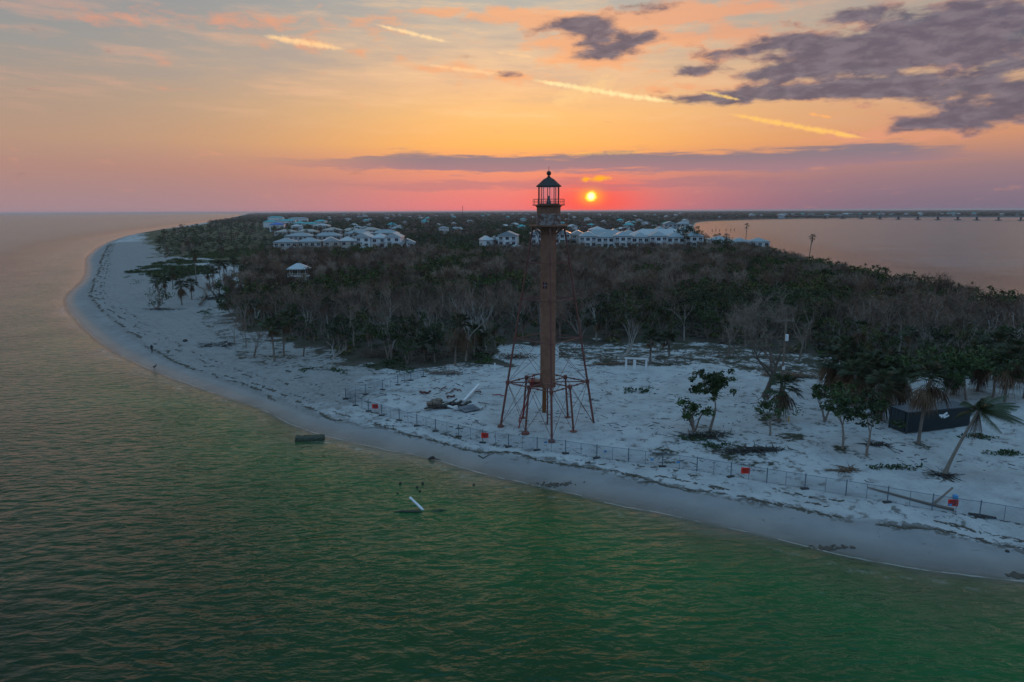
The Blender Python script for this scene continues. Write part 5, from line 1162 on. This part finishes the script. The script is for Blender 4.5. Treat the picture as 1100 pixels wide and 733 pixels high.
FF = (np.array([(0, 1, 5, 4), (1, 2, 6, 5), (2, 3, 7, 6), (3, 0, 4, 7), (4, 5, 6, 7)])[None]+np.arange(len(Q0))[:, None, None]*8).reshape(-1, 4); VV = VV.reshape(-1, 3)
me = big_mesh('wrack', VV, FF, [M_weed], smooth=False); tag(link('wrack', me), 'strings of dry dark seaweed and sticks along the high tide line', 'seaweed', None, 'stuff')

VV = []; FF = []; o_ = 0
LX, LY = rng.uniform(-45, 60, 5200), rng.uniform(62, 135, 5200)
lk = (sdist(LX, LY) > 9) & (vnoise(LX, LY, 6, 61)*.6+vnoise(LX, LY, 2.0, 62)*.4 > .50) & (np.abs(LX/LY) < .85); LX, LY = LX[lk], LY[lk]; LZ = zfun(LX, LY)
for x, y, z in zip(LX, LY, LZ):
    a_ = random.uniform(0, 3.14); l_ = random.uniform(.08, .45)*random.choice((1, 1, 1, 2)); w_ = random.uniform(.012, .05); ca, sa = math.cos(a_), math.sin(a_); h_ = random.uniform(.03, .10)
    for (u, v, q) in ((-l_, -w_, 0), (l_, -w_, 0), (l_, w_, 0), (-l_, w_, 0), (-l_*.8, 0, h_), (l_*.9, 0, h_)): VV.append((x+u*ca-v*sa, y+u*sa+v*ca, z-.02+q))
    FF += [(o_, o_+1, o_+5, o_+4), (o_+2, o_+3, o_+4, o_+5)]; o_ += 6
me = big_mesh('beach_litter', np.array(VV), np.array(FF), [M_dark], smooth=False); tag(link('beach_litter', me), 'loose sticks and leaf litter strewn over the sand of the clearing', 'litter', None, 'stuff')

# walker on the far beach
def person(px, py):
    p = G(px, py); h = 1.75
    bm_ = bpy.data.meshes.new('person'); sk_v = [(0, 0, .95), (0, 0, 1.2), (0, 0, 1.42), (0, 0, 1.5), (0, 0, 1.6), (0, 0, 1.72), (-.1, 0, .9), (-.11, -.12, .5), (-.11, -.05, .08), (-.11, -.18, .03), (.1, 0, .9), (.11, .1, .5), (.11, .25, .1), (.11, .14, .03), (-.2, 0, 1.4), (-.26, .08, 1.12), (-.25, -.05, .87), (.2, 0, 1.4), (.26, -.06, 1.12), (.25, -.22, .92)]
    ed = [(0, 1), (1, 2), (2, 3), (3, 4), (4, 5), (0, 6), (6, 7), (7, 8), (8, 9), (0, 10), (10, 11), (11, 12), (12, 13), (2, 14), (14, 15), (15, 16), (2, 17), (17, 18), (18, 19)]
    rd = [.15, .14, .15, .06, .10, .08, .10, .07, .05, .04, .10, .07, .05, .04, .06, .045, .035, .06, .045, .035]
    bm_.from_pydata(sk_v, ed, []); o = bpy.data.objects.new('person', bm_); COL.objects.link(o); o.location = p; o.rotation_euler = (0, 0, .5)
    md = o.modifiers.new('skin', 'SKIN'); 
    for v, r_ in zip(bm_.skin_vertices[0].data if bm_.skin_vertices else [], rd): v.radius = (r_, r_)
    return o, rd
o, rd = person(163.5, 379.5)
if not o.data.skin_vertices:
    import bmesh
    bmm = bmesh.new(); bmm.from_mesh(o.data); ly = bmm.verts.layers.skin.verify(); bmm.verts.ensure_lookup_table()
    for v, r_ in zip(bmm.verts, rd): v[ly].radius = (r_, r_)
    bmm.verts[0][ly].use_root = True; bmm.to_mesh(o.data); bmm.free()
sb = o.modifiers.new('sub', 'SUBSURF'); sb.levels = 1; sb.render_levels = 1
o.data.materials.append(mat('dark_clothes', (.03, .03, .035), .8)); tag(o, 'person in dark clothes walking beside the weed line on the far left beach', 'person')
# shore bird at the water's edge
p = G(166.3, 397.6); b = MB(); b.tube([(-.35, 0, .52), (-.15, 0, .55), (.1, 0, .62), (.25, 0, .72), (.3, 0, .95), (.36, 0, 1.02), (.5, 0, 1.0)], [.03, .13, .15, .09, .045, .06, .012], 7)
for s in (-.06, .06): b.tube([(0, s, .55), (.03, s, .28), (0, s, 0), (.1, s, 0)], .018, 5)
o = tag(b.build('shore_bird', M_dark, None, loc=p), "dark wading bird at the water's edge in front of the walker", 'bird')

# ------------------------------------------------------------------ bridge and pilings in the bay
br_px = [(852, 2300), (869, 2240), (887, 2170), (906, 2100), (926, 2030), (946, 1965), (966, 1905), (987, 1850), (1008.6, 1800), (1030, 1755), (1050.6, 1715), (1074, 1675), (1098, 1640), (1124, 1605), (1152, 1570)]
bp_ = [Vector((*at_d(*q), 0)) for q in br_px]
bg_ = empty('causeway_bridge', bp_[0], 0, 'long low causeway bridge on piers across the bay', 'bridge')
b = MB()
for i in range(len(bp_)-1):
    a, c = bp_[i]-bp_[0], bp_[i+1]-bp_[0]; d = (c-a); m_ = (a+c)/2
    b.box(m_+Vector((0, 0, 8.3+.002*(i % 2))), (d.length+.5, 11, 1.7), math.atan2(d.y, d.x)); 
b.build('deck', M_conc, bg_)
for i in range(len(bp_)-1):
    a, c = bp_[i]-bp_[0], bp_[i+1]-bp_[0]; d = (c-a); m_ = (a+c)/2; b = MB(); 
    for s in (-5.3, 5.3): b.box(m_+Vector((-d.y, d.x, 0)).normalized()*s+Vector((0, 0, 9.6)), (d.length, .3, .9), math.atan2(d.y, d.x))
    b.build('parapet', M_conc, bg_)
for i, q in enumerate(bp_):
    d = (bp_[min(i+1, len(bp_)-1)]-bp_[max(i-1, 0)]); rz = math.atan2(d.y, d.x); q = q-bp_[0]; b = MB(); b.box(q+Vector((0, 0, 6.9)), (2.4, 10, 1.2), rz); b.box(q+Vector((0, 0, 3.4)), (2.6, 5, 6.2), rz); b.box(q+Vector((0, 0, .6)), (11, 12, 2.0), rz); b.build('pier', mat('pier_concrete', (.10, .10, .11), .85) if i == 0 else bpy.data.materials['pier_concrete'], bg_)
for i, (px, py) in enumerate(((765, 248.5), (769, 248), (773, 248.7), (780, 248.2), (785, 248), (789, 247.6))):
    b = MB(); b.tube([(0, 0, -1), (0, 0, 2.2)], .35, 8); b.lathe([(.4, 2.1), (.3, 2.5)], 8); tag(b.build('mooring_pile', M_dark, None, loc=W0(px, py)), 'dark mooring pile standing in the bay near its left shore', 'pile', 'mooring piles in the bay')
# radio mast on the skyline
p = on(at_d(497, 2400)); ms = empty('radio_mast', p, 0, 'thin radio mast above the town on the skyline', 'mast')
b = MB(); b.tube([(0, 0, -1), (0, 0, 44)], [.9, .5], 4); b.build('shaft', M_dark, ms); b = MB(); b.tube([(-2, 0, 38), (2, 0, 38)], .3, 4); b.tube([(-2, 0, 32), (2, 0, 32)], .3, 4); b.build('antenna', M_dark, ms)
